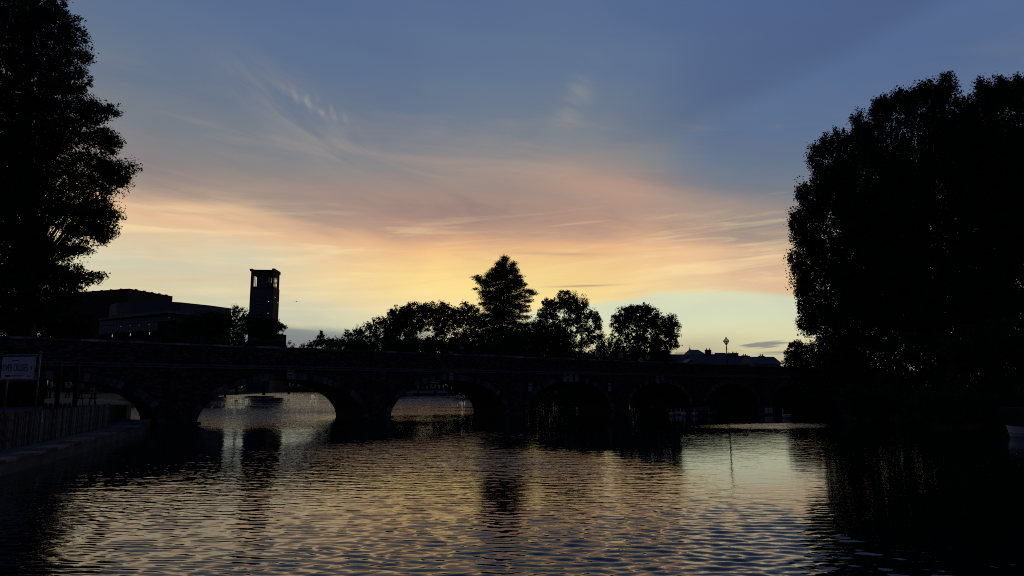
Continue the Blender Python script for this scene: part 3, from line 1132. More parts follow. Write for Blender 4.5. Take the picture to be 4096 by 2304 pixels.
def tree(name, label, cat, D, trunk, lobes, leaf_px=6.0, od=3.2, clump_px=26, material=None, group=None, seed=0,
         limbs=40, trunk_r=None, flat=0.0, clump_stretch=(1, 1, 1), droop=0.0, shell=0.62, base_z=GZ, stems=1, aspect=0.62, cover=0.75, twig=0.5):
    rng = np.random.default_rng(seed)
    rnd = random.Random(seed)
    k = D / F
    W_ = lobes_world(lobes, D, rng=rng)
    tp = P(trunk[0], HY, D)
    base = Vector((tp.x, D, base_z))
    o = empty(name, label, cat, base, 0, group)
    bb = np.array(base)
    tot_area = sum(w[2] for w in W_) * cover
    nleaf = int(tot_area * od / (leaf_px ** 2 * aspect * 0.26))
    per = 36
    ncl = max(6, nleaf // per)
    wts = np.array([w[2] for w in W_])
    wts = wts / wts.sum()
    pick = rng.choice(len(W_), ncl, p=wts)
    d = rng.normal(size=(ncl, 3))
    d /= np.linalg.norm(d, axis=1, keepdims=True)
    rr = np.where(rng.random(ncl) < shell, rng.uniform(0.74, 0.96, ncl), rng.uniform(0.15, 0.85, ncl))
    cc = np.stack([W_[i][0] for i in pick]) + d * rr[:, None] * np.stack([W_[i][1] for i in pick])
    cc = cc[cc[:, 2] > base_z + 0.3]
    ncl = len(cc)
    rc = clump_px * k * np.minimum(1.35, 0.42 * np.exp(rng.normal(0.55, 0.42, ncl)))
    off = rng.normal(size=(ncl, per, 3))
    off *= (rng.random((ncl, per, 1)) ** 0.38) / np.linalg.norm(off, axis=2, keepdims=True)
    off = off * np.array(clump_stretch)
    pts = (cc[:, None, :] + off * rc[:, None, None]).reshape(-1, 3)
    pts = pts[pts[:, 2] > base_z + 0.05]
    q = leaves(pts, leaf_px * k * 1.25, rng, flat, aspect, droop)
    cr = link('crown', quads_mesh('crown', q - bb), material or M_LEAF, o)
    # trunk with limbs
    tr = MB()
    top = max(w[0][2] + w[1][2] * 0.45 for w in W_)
    xs = np.average([w[0] for w in W_], axis=0, weights=wts)
    r0 = trunk_r or (top - base_z) * 0.017
    axes = []
    for s in range(stems):
        a = Vector((rnd.uniform(-1, 1) * r0 * 1.2 * (stems > 1), rnd.uniform(-1, 1) * r0 * (stems > 1), -0.3))
        lean = Vector((xs[0] - base.x, xs[1] - base.y, 0)) * 0.55
        if stems > 1:
            lean += Vector((rnd.uniform(-1, 1), rnd.uniform(-1, 1), 0)) * (top - base_z) * 0.09
        Hh = (top - base_z) * (rnd.uniform(0.86, 0.98) if stems == 1 else rnd.uniform(0.62, 0.80))
        path, rad = [], []
        for i in range(9):
            f = i / 8
            path.append(a + lean * f * f + Vector((math.sin(f * 5 + seed + s) * r0 * 0.8, math.cos(f * 4 + seed) * r0 * 0.6, Hh * f + 0.3 * (i > 0))))
            rad.append(r0 * (1.35 if i == 0 else 1 - 0.9 * f ** 0.9) * (1 if s == 0 else 0.75))
        rad[-1] = max(rad[-1], r0 * 0.06)
        tr.tube(path, rad, 8)
        axes.append((path, rad))
    if limbs and ncl:
        ids = rng.choice(ncl, min(limbs, ncl), replace=False)
        for i in ids:
            e = Vector(cc[i] - bb)
            path0, rad0 = axes[rnd.randrange(len(axes))]
            zt = max(0.12, min(0.92, (e.z / path0[-1].z) * rnd.uniform(0.45, 0.85)))
            fi = zt * 8
            j = int(fi)
            s0 = path0[j].lerp(path0[min(8, j + 1)], fi - j)
            rs = rad0[j] * 0.30
            mid = s0.lerp(e, 0.5) + Vector((0, 0, (e - s0).length * rnd.uniform(0.02, 0.16)))
            pth = [s0, s0.lerp(mid, 0.5) + Vector((rnd.uniform(-1, 1), rnd.uniform(-1, 1), 0)) * 0.15, mid, mid.lerp(e, 0.5), e]
            tr.tube(pth, [rs, rs * 0.75, rs * 0.5, rs * 0.3, rs * 0.1], 5, False)
    tr.build('trunk', M_BARK, o, True)
    return o


# big spreading tree filling the left edge, on the bank just past the bridge
tree('lime_tree', 'huge broadleaf tree filling the left edge of the sky, above the dark bank', 'tree', 62, (55, 0), [
    (60, -230, 190, 150), (80, -40, 200, 140), (120, 90, 215, 110), (205, 75, 80, 40), (265, 165, 95, 75), (110, 240, 210, 130), (250, 305, 120, 85), (320, 225, 55, 30),
    (170, 420, 230, 120), (330, 450, 110, 50), (420, 440, 65, 26), (250, 560, 220, 95), (425, 560, 72, 42),
    (270, 690, 200, 95), (455, 668, 95, 42), (390, 740, 110, 52), (260, 830, 190, 95), (400, 850, 100, 62), (330, 935, 110, 62), (425, 925, 60, 36),
    (110, 960, 110, 100), (60, 800, 180, 190), (20, 560, 220, 260), (40, 1090, 170, 120), (200, 1120, 130, 60), (320, 1112, 80, 38), (385, 1102, 32, 16), (275, 1180, 70, 60), (130, 1180, 120, 60), (190, 1010, 110, 60), (240, 1080, 90, 40), (200, 1230, 110, 60), (480, 720, 60, 40), (300, 1000, 70, 28),
    (-180, 200, 260, 320), (-180, 700, 280, 330), (-120, 1060, 180, 180)],
    leaf_px=8.5, od=3.3, clump_px=27, seed=1, limbs=110, trunk_r=0.85, shell=0.5, clump_stretch=(1.15, 1.0, 0.85))
# poplars on the right bank
POP = [(3640, 760, 330, 400), (3480, 900, 270, 330), (3420, 1120, 255, 200), (3660, 1150, 250, 200), (3800, 560, 120, 220), (3792, 345, 40, 52), (3745, 390, 60, 60), (3705, 370, 36, 46), (3655, 400, 50, 50), (3603, 405, 36, 52), (3548, 430, 36, 52), (3512, 445, 34, 56), (3434, 490, 34, 44), (3460, 560, 70, 80), (3365, 565, 38, 52), (3308, 590, 34, 52), (3350, 680, 80, 100),
       (3265, 640, 34, 64), (3300, 760, 70, 80), (3215, 780, 34, 50), (3250, 850, 70, 70), (3190, 890, 36, 54), (3215, 940, 50, 46), (3240, 1000, 60, 50), (3185, 1050, 42, 46), (3225, 1100, 50, 50), (3215, 1160, 32, 36), (3215, 1225, 34, 34), (3235, 1290, 46, 46), (3340, 1280, 130, 120), (3520, 1290, 150, 120), (3700, 1290, 140, 110), (3840, 1000, 90, 220), (3850, 1260, 110, 180), (3880, 1420, 120, 90), (3850, 720, 50, 160)]
tree('poplar_tree', 'tall broad poplar on the right bank, its left edge against the sky', 'tree', 60, (3772, 0), POP, leaf_px=8.5, od=4.4, clump_px=27, material=M_LEAF2, seed=2, limbs=120, trunk_r=0.62, stems=2, shell=0.5, clump_stretch=(0.8, 0.8, 1.35))
tree('poplar_tree', 'tall poplar cut by the right edge, its top split off by a notch', 'tree', 57, (4010, 0), [
    (4020, 640, 150, 330), (4130, 700, 200, 380), (3925, 350, 30, 50), (3892, 440, 44, 70), (3960, 400, 46, 66), (4002, 345, 34, 48), (4045, 390, 44, 60), (4080, 350, 32, 46), (4150, 360, 70, 80), (3985, 900, 120, 220), (4100, 1050, 200, 260), (3940, 560, 60, 110), (3930, 1150, 110, 200), (3900, 760, 70, 160), (4000, 1280, 160, 140)],
    leaf_px=8.5, od=4.4, clump_px=27, material=M_LEAF2, seed=3, limbs=70, trunk_r=0.6, stems=2, shell=0.5, clump_stretch=(0.8, 0.8, 1.35))

# trees beyond the bridge
G_FAR = 'trees beyond the bridge'
tree('cedar_tree', 'tall cedar with layered boughs, highest tree of the middle skyline', 'tree', 150, (2005, 0), [
    (2018, 1040, 13, 22), (2005, 1062, 24, 20), (1985, 1082, 22, 16), (2050, 1062, 14, 18), (2058, 1085, 18, 16), (2020, 1090, 40, 24), (1965, 1102, 26, 14), (2068, 1106, 20, 10), (1992, 1118, 50, 20), (2060, 1124, 44, 12),
    (1912, 1112, 18, 14), (1930, 1128, 26, 12), (1955, 1142, 44, 16), (2085, 1138, 30, 8), (2040, 1146, 60, 18), (1900, 1154, 14, 4), (1940, 1170, 36, 10), (2015, 1170, 76, 20), (2105, 1166, 38, 7), (2132, 1174, 18, 5),
    (1960, 1192, 46, 14), (2075, 1188, 56, 10), (2015, 1206, 80, 22), (2110, 1204, 26, 6), (1945, 1216, 32, 9), (1985, 1236, 56, 16), (2070, 1226, 52, 14), (2098, 1244, 22, 7), (2030, 1252, 70, 20),
    (1950, 1262, 56, 10), (1900, 1272, 30, 6), (2085, 1270, 36, 10), (1990, 1282, 90, 16), (1930, 1298, 70, 9), (2070, 1300, 60, 14), (1975, 1318, 90, 18), (2030, 1340, 90, 24), (1930, 1340, 60, 20), (1990, 1370, 100, 24)],
    leaf_px=5.5, od=7.5, clump_px=14, material=M_NEEDLE, seed=4, limbs=70, flat=0.6, clump_stretch=(1.4, 1.3, 0.62), aspect=0.4, group=G_FAR, shell=0.5, trunk_r=0.55)
tree('broad_tree', 'wide round topped tree left of the cedar, sky showing between its stems', 'tree', 262, (1650, 0), [
    (1600, 1262, 50, 38), (1660, 1246, 56, 36), (1720, 1246, 56, 34), (1765, 1236, 34, 30), (1800, 1262, 34, 34), (1580, 1300, 42, 46), (1640, 1300, 60, 46), (1710, 1292, 60, 36), (1780, 1300, 50, 40), (1570, 1350, 36, 40), (1640, 1360, 34, 40), (1750, 1340, 40, 20), (1720, 1370, 20, 30)],
    leaf_px=6, od=4.0, clump_px=16, seed=5, limbs=60, group=G_FAR, stems=4, trunk_r=0.4)
tree('light_tree', 'loose leafed tree squeezed between the round tree and the cedar', 'tree', 254, (1870, 0), [
    (1868, 1228, 26, 24), (1895, 1248, 28, 26), (1850, 1262, 40, 28), (1900, 1290, 46, 32), (1845, 1300, 40, 34), (1860, 1345, 56, 34), (1900, 1370, 46, 30)],
    leaf_px=6, od=3.4, clump_px=15, seed=6, limbs=40, group=G_FAR, stems=2, trunk_r=0.35)
tree('oak_tree', 'open crowned oak with stubby upright limbs right of the cedar', 'tree', 135, (2270, 0), [
    (2258, 1178, 22, 26), (2292, 1196, 22, 24), (2240, 1206, 26, 30), (2275, 1225, 40, 34), (2195, 1215, 28, 24), (2215, 1240, 34, 30), (2330, 1208, 22, 22), (2320, 1236, 34, 26), (2180, 1262, 40, 30), (2365, 1262, 34, 24), (2310, 1280, 52, 30), (2388, 1285, 20, 22), (2240, 1290, 50, 30), (2160, 1300, 34, 24), (2340, 1320, 50, 18), (2395, 1310, 14, 14), (2250, 1340, 60, 30), (2380, 1350, 44, 22), (2320, 1375, 60, 22)],
    leaf_px=6, od=3.8, clump_px=15, seed=7, limbs=70, group=G_FAR, stems=3, trunk_r=0.5)
tree('willow_tree', 'rounded dark weeping willow low in front of the cedar and oak', 'tree', 143, (2120, 0), [
    (2150, 1345, 90, 62), (2080, 1370, 100, 60), (2210, 1370, 80, 62), (2020, 1410, 80, 55), (2250, 1410, 60, 55), (2130, 1420, 150, 70), (2000, 1450, 60, 50)],
    leaf_px=7, od=4.2, clump_px=16, material=M_WILLOW, seed=8, limbs=30, droop=1.0, clump_stretch=(0.7, 0.7, 1.6), aspect=0.35, group=G_FAR)
tree('spreading_tree', 'rounded tree with a smaller second lobe, last tree before the roofs', 'tree', 133, (2560, 0), [
    (2550, 1240, 46, 36), (2510, 1262, 50, 34), (2595, 1255, 46, 36), (2475, 1290, 38, 34), (2560, 1295, 70, 40), (2625, 1295, 36, 30), (2480, 1340, 40, 34), (2560, 1350, 70, 40), (2675, 1285, 34, 34), (2695, 1320, 32, 38), (2660, 1340, 46, 40), (2690, 1375, 24, 24), (2640, 1390, 56, 34), (2500, 1395, 46, 34), (2570, 1410, 60, 34)],
    leaf_px=6, od=3.8, clump_px=15, seed=9, limbs=60, group=G_FAR, stems=2, trunk_r=0.4, clump_stretch=(1, 1, 0.85))
tree('small_tree', 'small bushy tree filling the dip between the oak and the last round tree', 'tree', 140, (2440, 0), [(2440, 1375, 34, 26), (2410, 1395, 40, 30), (2470, 1400, 34, 34)], leaf_px=6, od=2.6, clump_px=12, seed=10, limbs=14, group=G_FAR)
tree('conifer_tree', 'little pointed conifer at the left end of the far tree line', 'tree', 396, (1285, 0), [(1285, 1332, 6, 12), (1285, 1350, 18, 16), (1285, 1370, 32, 16), (1262, 1375, 34, 16), (1240, 1382, 26, 14)], leaf_px=5, od=4.0, clump_px=8, material=M_NEEDLE, seed=11, limbs=10, group=G_FAR, flat=0.6)
tree('round_tree', 'low round dark tree right of the little conifer', 'tree', 392, (1335, 0), [(1322, 1366, 30, 16), (1345, 1372, 26, 20), (1330, 1385, 42, 18)], leaf_px=5, od=4.0, clump_px=9, seed=12, limbs=10, group=G_FAR)
tree('feathery_tree', 'thin feathery tree between the low dark tree and the taller pale one', 'tree', 388, (1395, 0), [(1385, 1340, 22, 20), (1410, 1345, 24, 24), (1390, 1375, 36, 24), (1425, 1370, 24, 26)], leaf_px=5.5, od=2.2, clump_px=10, seed=13, limbs=22, group=G_FAR)
tree('slender_tree', 'open tree with many gaps left of the wide round tree', 'tree', 384, (1480, 0), [(1440, 1322, 24, 18), (1480, 1308, 28, 22), (1520, 1292, 34, 24), (1545, 1310, 30, 40), (1500, 1345, 42, 34), (1440, 1360, 40, 28), (1540, 1370, 24, 26)], leaf_px=5.5, od=3.0, clump_px=13, seed=14, limbs=40, group=G_FAR, stems=2)
tree('small_shrub', 'spiky little shrub standing right of the theatre end wall', 'shrub', 150, (1155, 0), [(1150, 1378, 14, 10), (1165, 1384, 16, 8), (1205, 1386, 14, 6)], leaf_px=4.5, od=2.0, clump_px=8, seed=15, limbs=8, group=G_FAR, clump_stretch=(0.8, 0.8, 1.3))
# in front of the theatre
G_TH = 'trees in front of the theatre'
tree('young_tree', 'loose young tree just left of the square tower', 'tree', 140, (950, 0), [(945, 1246, 24, 22), (975, 1258, 26, 24), (925, 1262, 22, 20), (950, 1285, 50, 22), (995, 1280, 24, 20)], leaf_px=5.5, od=3.0, clump_px=12, seed=16, limbs=24, group=G_TH)
tree('leafy_tree', 'dark leafy tree hiding the foot of the square tower', 'tree', 135, (1060, 0), [(1040, 1290, 60, 24), (1090, 1300, 40, 24), (1118, 1312, 24, 16), (1130, 1312, 16, 12), (1060, 1330, 70, 34), (1010, 1310, 50, 34)], leaf_px=5.5, od=3.2, clump_px=12, seed=17, limbs=24, group=G_TH)
tree('low_tree', 'low dark tree in front of the curved theatre wall', 'tree', 128, (800, 0), [(790, 1290, 60, 34), (850, 1278, 60, 34), (900, 1300, 60, 40), (740, 1320, 60, 34), (830, 1330, 90, 40), (950, 1330, 60, 36)], leaf_px=6, od=3.6, clump_px=14, seed=18, limbs=24, group=G_TH)
tree('hedge', 'dark clipped hedge running below the theatre trees behind the parapet', 'hedge', 105, (900, 0), [(700, 1368, 70, 26), (800, 1372, 80, 26), (900, 1376, 80, 26), (1000, 1380, 80, 26), (1080, 1386, 60, 24)], leaf_px=6.5, od=4, clump_px=16, seed=19, limbs=6)
tree('large_shrub', 'dark mass of shrubs under the huge left tree', 'shrub', 70, (180, 0), [(60, 1260, 120, 70), (180, 1270, 110, 60), (280, 1290, 90, 50), (330, 1320, 70, 40), (100, 1330, 150, 60), (260, 1350, 120, 40), (-80, 1250, 120, 110)], leaf_px=8, od=4.0, clump_px=22, seed=20, limbs=14)
# the right bank below the poplars
G_B = 'bushes along the right bank'
tree('bank_bush', 'small leafy bush poking above the far right end of the parapet', 'bush', 96, (3180, 0), [(3170, 1386, 26, 16), (3195, 1380, 26, 18), (3215, 1400, 40, 22), (3180, 1415, 46, 18)], leaf_px=6, od=3.2, clump_px=12, seed=21, limbs=12, group=G_B)
tree('bank_bush', 'dark bush hiding the right end of the bridge', 'bush', 84, (3260, 0), [(3190, 1450, 60, 36), (3260, 1430, 80, 60), (3260, 1520, 90, 80), (3330, 1480, 90, 90), (3230, 1580, 60, 50)], leaf_px=6.5, od=4.0, clump_px=16, seed=22, limbs=16, group=G_B)
tree('bank_bush', 'thick waterside bush under the left part of the broad poplar', 'bush', 66, (3450, 0), [(3380, 1400, 110, 90), (3480, 1380, 120, 90), (3400, 1520, 120, 110), (3500, 1520, 130, 110), (3380, 1610, 90, 50)], leaf_px=7, od=4.2, clump_px=18, seed=23, limbs=16, group=G_B)
tree('bank_bush', 'thick waterside bush under the main trunk of the broad poplar', 'bush', 54, (3700, 0), [(3620, 1420, 120, 90), (3740, 1400, 120, 70), (3640, 1540, 140, 110), (3780, 1540, 140, 110)], leaf_px=7.5, od=4.2, clump_px=18, seed=24, limbs=16, group=G_B)
tree('bank_bush', 'thick waterside bush at the right edge above the white boat', 'bush', 47, (3980, 0), [(3900, 1400, 130, 100), (4030, 1380, 140, 110), (3930, 1540, 150, 110), (4080, 1530, 150, 130), (4200, 1450, 150, 180)], leaf_px=8, od=4.2, clump_px=20, seed=25, limbs=16, group=G_B)
tree('bank_bush', 'low bush dipping into the water at the bend right of the tall necked swan', 'bush', 76, (3280, 0), [(3240, 1590, 60, 40), (3310, 1600, 60, 46), (3260, 1625, 70, 24)], leaf_px=6.5, od=4.2, clump_px=14, seed=61, limbs=8, group=G_B, base_z=-0.2)
tree('bank_bush', 'low bush dipping into the dark water below the broad poplar', 'bush', 52, (3520, 0), [(3430, 1600, 90, 60), (3540, 1610, 90, 66), (3480, 1640, 110, 34), (3600, 1630, 80, 46)], leaf_px=7.5, od=4.4, clump_px=16, seed=62, limbs=8, group=G_B, base_z=-0.2)
tree('bank_bush', 'low bush dipping into the dark water left of the white boat', 'bush', 42, (3820, 0), [(3720, 1620, 110, 60), (3860, 1630, 120, 60), (3800, 1660, 140, 36), (3960, 1640, 110, 56), (4080, 1640, 120, 60), (4180, 1600, 120, 90)], leaf_px=8, od=4.4, clump_px=18, seed=63, limbs=8, group=G_B, base_z=-0.2)
# thickets that close the gaps behind the parapet
def hedge_row(name, label, cat, D, x0, x1, top, seed, leaf_px=6.5, od=4.6, clump=16):
    """a continuous strip of growth from the ground up to photo row 'top'"""
    lb = []
    x = x0
    while x < x1:
        lb.append((x, 1548, 70, 40))
        lb.append((x + 25, (1548 + top) / 2, 66, (1548 - top) / 2))
        lb.append((x + random.uniform(-15, 15), top + 34, 50, 34 + random.uniform(-8, 8)))
        x += 80
    return tree(name, label, cat, D, ((x0 + x1) / 2, 0), lb, leaf_px=leaf_px, od=od, clump_px=clump, seed=seed, limbs=8, base_z=GZ - 0.4)


hedge_row('thicket', 'dark thicket along the far bank under the slender tree', 'thicket', 379, 1400, 1580, 1362, 64)
hedge_row('thicket', 'dark thicket along the bank under the wide round tree', 'thicket', 258, 1560, 1830, 1345, 67)
hedge_row('thicket', 'dark thicket behind the hunched person and under the cedar', 'thicket', 166, 1850, 2020, 1372, 65)
hedge_row('thicket', 'dark thicket under the oak behind the group of people', 'thicket', 130, 2300, 2640, 1400, 66)
# far side hedges seen dark under the arches
hedge_row('far_hedge', 'dark hedge on the bank beyond the middle arches', 'hedge', 141, 2010, 2330, 1425, 26)
hedge_row('far_hedge', 'dark hedge on the bank beyond the fourth river arch', 'hedge', 129, 2600, 2830, 1470, 28)
hedge_row('far_hedge', 'dark hedge on the bank beyond the right hand arches', 'hedge', 121, 2890, 3280, 1470, 27)


# ------------------------------------------------------------------ theatre with its tower
def pl(px, D):
    p = P(px, HY, D)
    return (p.x, p.y)


def zat(py, D):
    return P(CX, py, D).z


def rel(o, plan):
    return [(p[0] - o.location.x, p[1] - o.location.y) for p in plan]


def build_theatre():
    c0 = pl(560, 165)
    th = empty('theatre', 'long low theatre building with stepped dark roofs and glazed gallery, left of the tower', 'building', (c0[0], c0[1], GZ))
    loc = lambda p: (p[0] - c0[0], p[1] - c0[1])
    # fly tower block: flat roof, constant height, right side running away from us
    ztop = zat(1154, 180)
    A, B_, C_ = pl(190, 190), pl(485, 180), pl(665, 195.5)
    back = [pl(652, 224), pl(200, 224)]
    MB().prism([loc(p) for p in [A, B_, C_] + back], 0, ztop - GZ).build('upper_block', M_TBRICK, th)
    # little roof vents along the edge
    for px, d in [(340, 185.3), (374, 184), (412, 182.6), (452, 181.2), (513, 182.2), (547, 185), (579, 187.8), (609, 190.4), (638, 193)]:
        p = loc(pl(px, d + 0.8))
        w = 0.32
        MB().hexa([(p[0] - w, p[1] - w, ztop - GZ - 0.05), (p[0] + w, p[1] - w, ztop - GZ - 0.05), (p[0] + w, p[1] + w, ztop - GZ - 0.05), (p[0] - w, p[1] + w, ztop - GZ - 0.05),
                   (p[0] - w * 0.2, p[1] - w, ztop - GZ + 0.28), (p[0] + w, p[1] - w, ztop - GZ + 0.24), (p[0] + w, p[1] + w, ztop - GZ + 0.24), (p[0] - w * 0.2, p[1] + w, ztop - GZ + 0.28)]).build('roof_vent', M_MULL, th)
    # curved drum in front
    z2 = zat(1203, 165)
    plan = [(412, 173), (440, 170), (500, 166.6), (590, 165), (700, 168), (820, 174.5), (900, 180.5), (908, 184)]
    plan = [pl(*p) for p in plan]
    plan += [pl(895, 196), pl(425, 179.5)]
    MB().prism([loc(p) for p in plan], 0, z2 - GZ).build('curved_wall', M_TCLAD, th)
    # overhanging gallery roof
    z3 = zat(1244, 146)
    rp = [pl(372, 162), pl(650, 146), pl(782, 153.5), pl(790, 168), pl(372, 172)]
    MB().prism([loc(p) for p in rp], z3 - GZ - 0.34, z3 - GZ).build('gallery_roof', M_TROOF, th)
    MB().prism([loc(p) for p in [pl(420, 160.8), pl(640, 148.5), pl(700, 151.6), pl(700, 165), pl(420, 170)]], z3 - GZ + 0.003, z3 - GZ + 0.5).build('roof_step', M_TCLAD, th)
    # gallery wall behind the glass
    a, b = pl(376, 163), pl(682, 148.6)
    e = pl(775, 155)
    MB().prism([loc(p) for p in [(a[0], a[1] + 0.3), (b[0], b[1] + 0.3), e, pl(775, 167), pl(376, 171)]], 0, z3 - GZ - 0.343).build('gallery_wall', M_MULL, th)
    av, bv = Vector((*a, 0)), Vector((*b, 0))
    dn = (bv - av)
    Lw = dn.length
    dn.normalize()
    nn = Vector((dn.y, -dn.x, 0))
    zt, zs, zb = z3 - 0.62, z3 - 1.75, z3 - 3.75

    def wallpt(f, z, out=0.0):
        p = av + dn * (Lw * f) + nn * out
        return (p.x - c0[0], p.y - c0[1], z - GZ)
    def pane(f0, f1, z0, z1):
        g = 0.0018
        m = MB()
        q = [wallpt(f0 + g, z0), wallpt(f1 - g, z0), wallpt(f1 - g, z1), wallpt(f0 + g, z1)]
        q2 = [wallpt(f0 + g, z0, 0.05), wallpt(f1 - g, z0, 0.05), wallpt(f1 - g, z1, 0.05), wallpt(f0 + g, z1, 0.05)]
        m.hexa([q2[0], q2[1], q[1], q[0], q2[3], q2[2], q[2], q[3]])
        m.build('pane', M_PANE, th)
    for i in range(24):
        pane(i / 24, (i + 1) / 24, zs + 0.05, zt)
    for i in range(19):
        pane(i / 24, (i + 1) / 24, zb, zs - 0.05)
    for i in range(46):
        f = (i + 0.5) / 58
        m = MB()
        h_ = random.uniform(0.3, 0.75)
        m.bar(wallpt(f, zb - 0.9, 0.12), wallpt(f, zb + h_ - 0.3, 0.12), 0.16)
        m.build('rail_post', M_MULL, th)
    MB().bar(wallpt(0, zb - 0.02, 0.2), wallpt(0.83, zb - 0.02, 0.2), 0.1, 0.1).build('balcony_rail', M_MULL, th)
    for f in (0.215, 0.46, 0.71):
        m = MB()
        m.bar(wallpt(f, zb - 0.75, 0.3), wallpt(f + 0.002, zb - 0.2, 0.3), 0.09)
        m.build('wall_light', M_LIT, th)
    for f, z in ((0.31, zs - 0.42), (0.43, zs - 0.4), (0.555, zs - 0.42), (0.68, zs - 0.42), (0.93, zt - 0.45)):  # glowing strips on the glass stand in for ceiling lights reflected there
        m = MB()
        m.bar(wallpt(f - 0.008, z, 0.07), wallpt(f + 0.008, z - 0.02, 0.07), 0.03, 0.05)
        m.build('ceiling_light_streak', emit_dim, th)
    # plain end wall past the tower
    t = MB()
    zz = zat(1338, 160)
    q = [pl(1098, 158), pl(1136, 161), pl(1130, 175), pl(1090, 172)]
    t.prism([loc(p) for p in q], 0, zz - GZ)
    t.build('end_wall', M_TBRICK, th)


emit_dim = emit('dim_light_streak', (0.8, 0.85, 0.95), 0.12)
build_theatre()


def build_tower():
    D0 = 204.0
    cz = zat(1078, D0)                    # roof height
    corner = Vector((*pl(1073, D0), 0))   # nearest vertical edge
    # faces: left face runs away to the left, right face away to the right
    wL, wR = 6.6, 6.6
    ph = R(15)
    base_dir = Vector((-math.cos(ph), math.sin(ph), 0))
    side_dir = Vector((math.sin(ph), math.cos(ph), 0))
    bearing = math.atan2(corner.x, corner.y)
    rot = Matrix.Rotation(-bearing, 3, 'Z')
    base_dir, side_dir = rot @ base_dir, rot @ side_dir
    tw = empty('observation_tower', 'tall square brick tower with open glazed lookout at the top', 'tower', (corner.x, corner.y, GZ))
    H = cz - GZ

    def q(a, b, z):
        p = base_dir * a + side_dir * b
        return (p.x, p.y, z)

    def slab(m, a0, a1, b0, b1, z0, z1):
        return m.hexa([q(a0, b0, z0), q(a1, b0, z0), q(a1, b1, z0), q(a0, b1, z0), q(a0, b0, z1), q(a1, b0, z1), q(a1, b1, z1), q(a0, b1, z1)])
    zw0 = zat(1146, D0) - GZ
    zw1 = zat(1098, D0) - GZ
    slab(MB(), 0, wL, 0, wR, 0, zw0).build('shaft', M_TCLAD, tw)
    slab(MB(), -0.15, 0.42, 0.02, wR + 0.1, 0.0, zw0 - 0.003).build('side_wall', M_TBRICK, tw)
    t = MB()
    slab(t, 0, wL, 0, wR, zw1, H - 0.55)
    t.build('lookout_head', M_TBRICK, tw)
    slab(MB(), -0.2, wL + 0.35, -0.2, wR + 0.3, H - 0.547, H - 0.12).build('roof_edge', M_TBRICK, tw)
    slab(MB(), -0.2, 0.55, -0.1, wR + 0.25, H - 0.117, H + 0.32).build('raised_parapet', M_TBRICK, tw)
    slab(MB(), wL - 0.55, wL + 0.45, -0.25, 0.5, H - 0.10, H + 0.12).build('corner_block', M_TBRICK, tw)
    # corner piers of the lookout, core and mullions
    for i, (a0, a1, b0, b1) in enumerate([(0, 0.5, 0, 0.5), (wL - 0.75, wL, 0, 0.6), (0, 0.55, wR - 0.6, wR), (wL - 0.6, wL, wR - 0.6, wR)]):
        slab(MB(), a0, a1, b0, b1, zw0, zw1).build('corner_pier', M_TBRICK, tw)
    slab(MB(), 2.0, 5.0, 0.9, 5.4, zw0, zw1).build('lift_core', M_TCLAD, tw)
    slab(MB(), 0.5, wL - 0.75, -0.02, 0.12, zw0 - 0.9, zw0 - 0.1).build('lookout_sill', M_TBRICK, tw)
    for a in (5.15, 5.55):
        slab(MB(), a, a + 0.10, 0.1, 0.25, zw0, zw1).build('mullion', M_MULL, tw)
    for b in (2.1, 3.6, 5.0):
        slab(MB(), 0.15, 0.3, b, b + 0.12, zw0, zw1).build('mullion', M_MULL, tw)
    for k in range(9):
        z = zw0 + (zw1 - zw0) * (k + 0.5) / 9
        slab(MB(), 0.55, 2.0, wR - 0.35, wR - 0.28, z - 0.10, z + 0.10).build('louvre', M_LOUVRE, tw)
    slab(MB(), 0.5, 1.95, 0.18, 0.22, zw0, zw1).build('lookout_glass', M_CLEAR, tw)
    slab(MB(), wL - 1.55, wL - 0.76, 0.18, 0.22, zw0, zw1).build('lookout_glass', M_CLEAR, tw)
    slab(MB(), 0.5, 1.9, 0.15, 0.17, zw0, zw0 + 1.1).build('balustrade', M_LOUVRE, tw)
    # stacked window strip up the left face
    for k in range(6):
        z1 = zat(1194 + k * 13.6, D0) - GZ
        z0 = z1 - 0.82
        f = slab(MB(), 2.9, 5.0, -0.05, -0.002, z0, z1).build('window', M_MULL, tw)
        slab(MB(), 3.0, 4.9, -0.08, -0.052, z0 + 0.07, z1 - 0.07).build('pane', M_PANE, f)
    # pinpoints of light
    for a, py in ((1.02, 1206), (1.02, 1253)):
        z = zat(py, D0) - GZ
        slab(MB(), a, a + 0.16, -0.04, -0.002, z - 0.11, z + 0.11).build('lit_slot', M_LIT, tw)
    for b, py in ((1.7, 1186), (5.2, 1202)):
        z = zat(py, D0) - GZ
        slab(MB(), -0.19, -0.152, b, b + 0.5, z - 0.11, z + 0.11).build('lit_slot', M_LIT, tw)


build_tower()


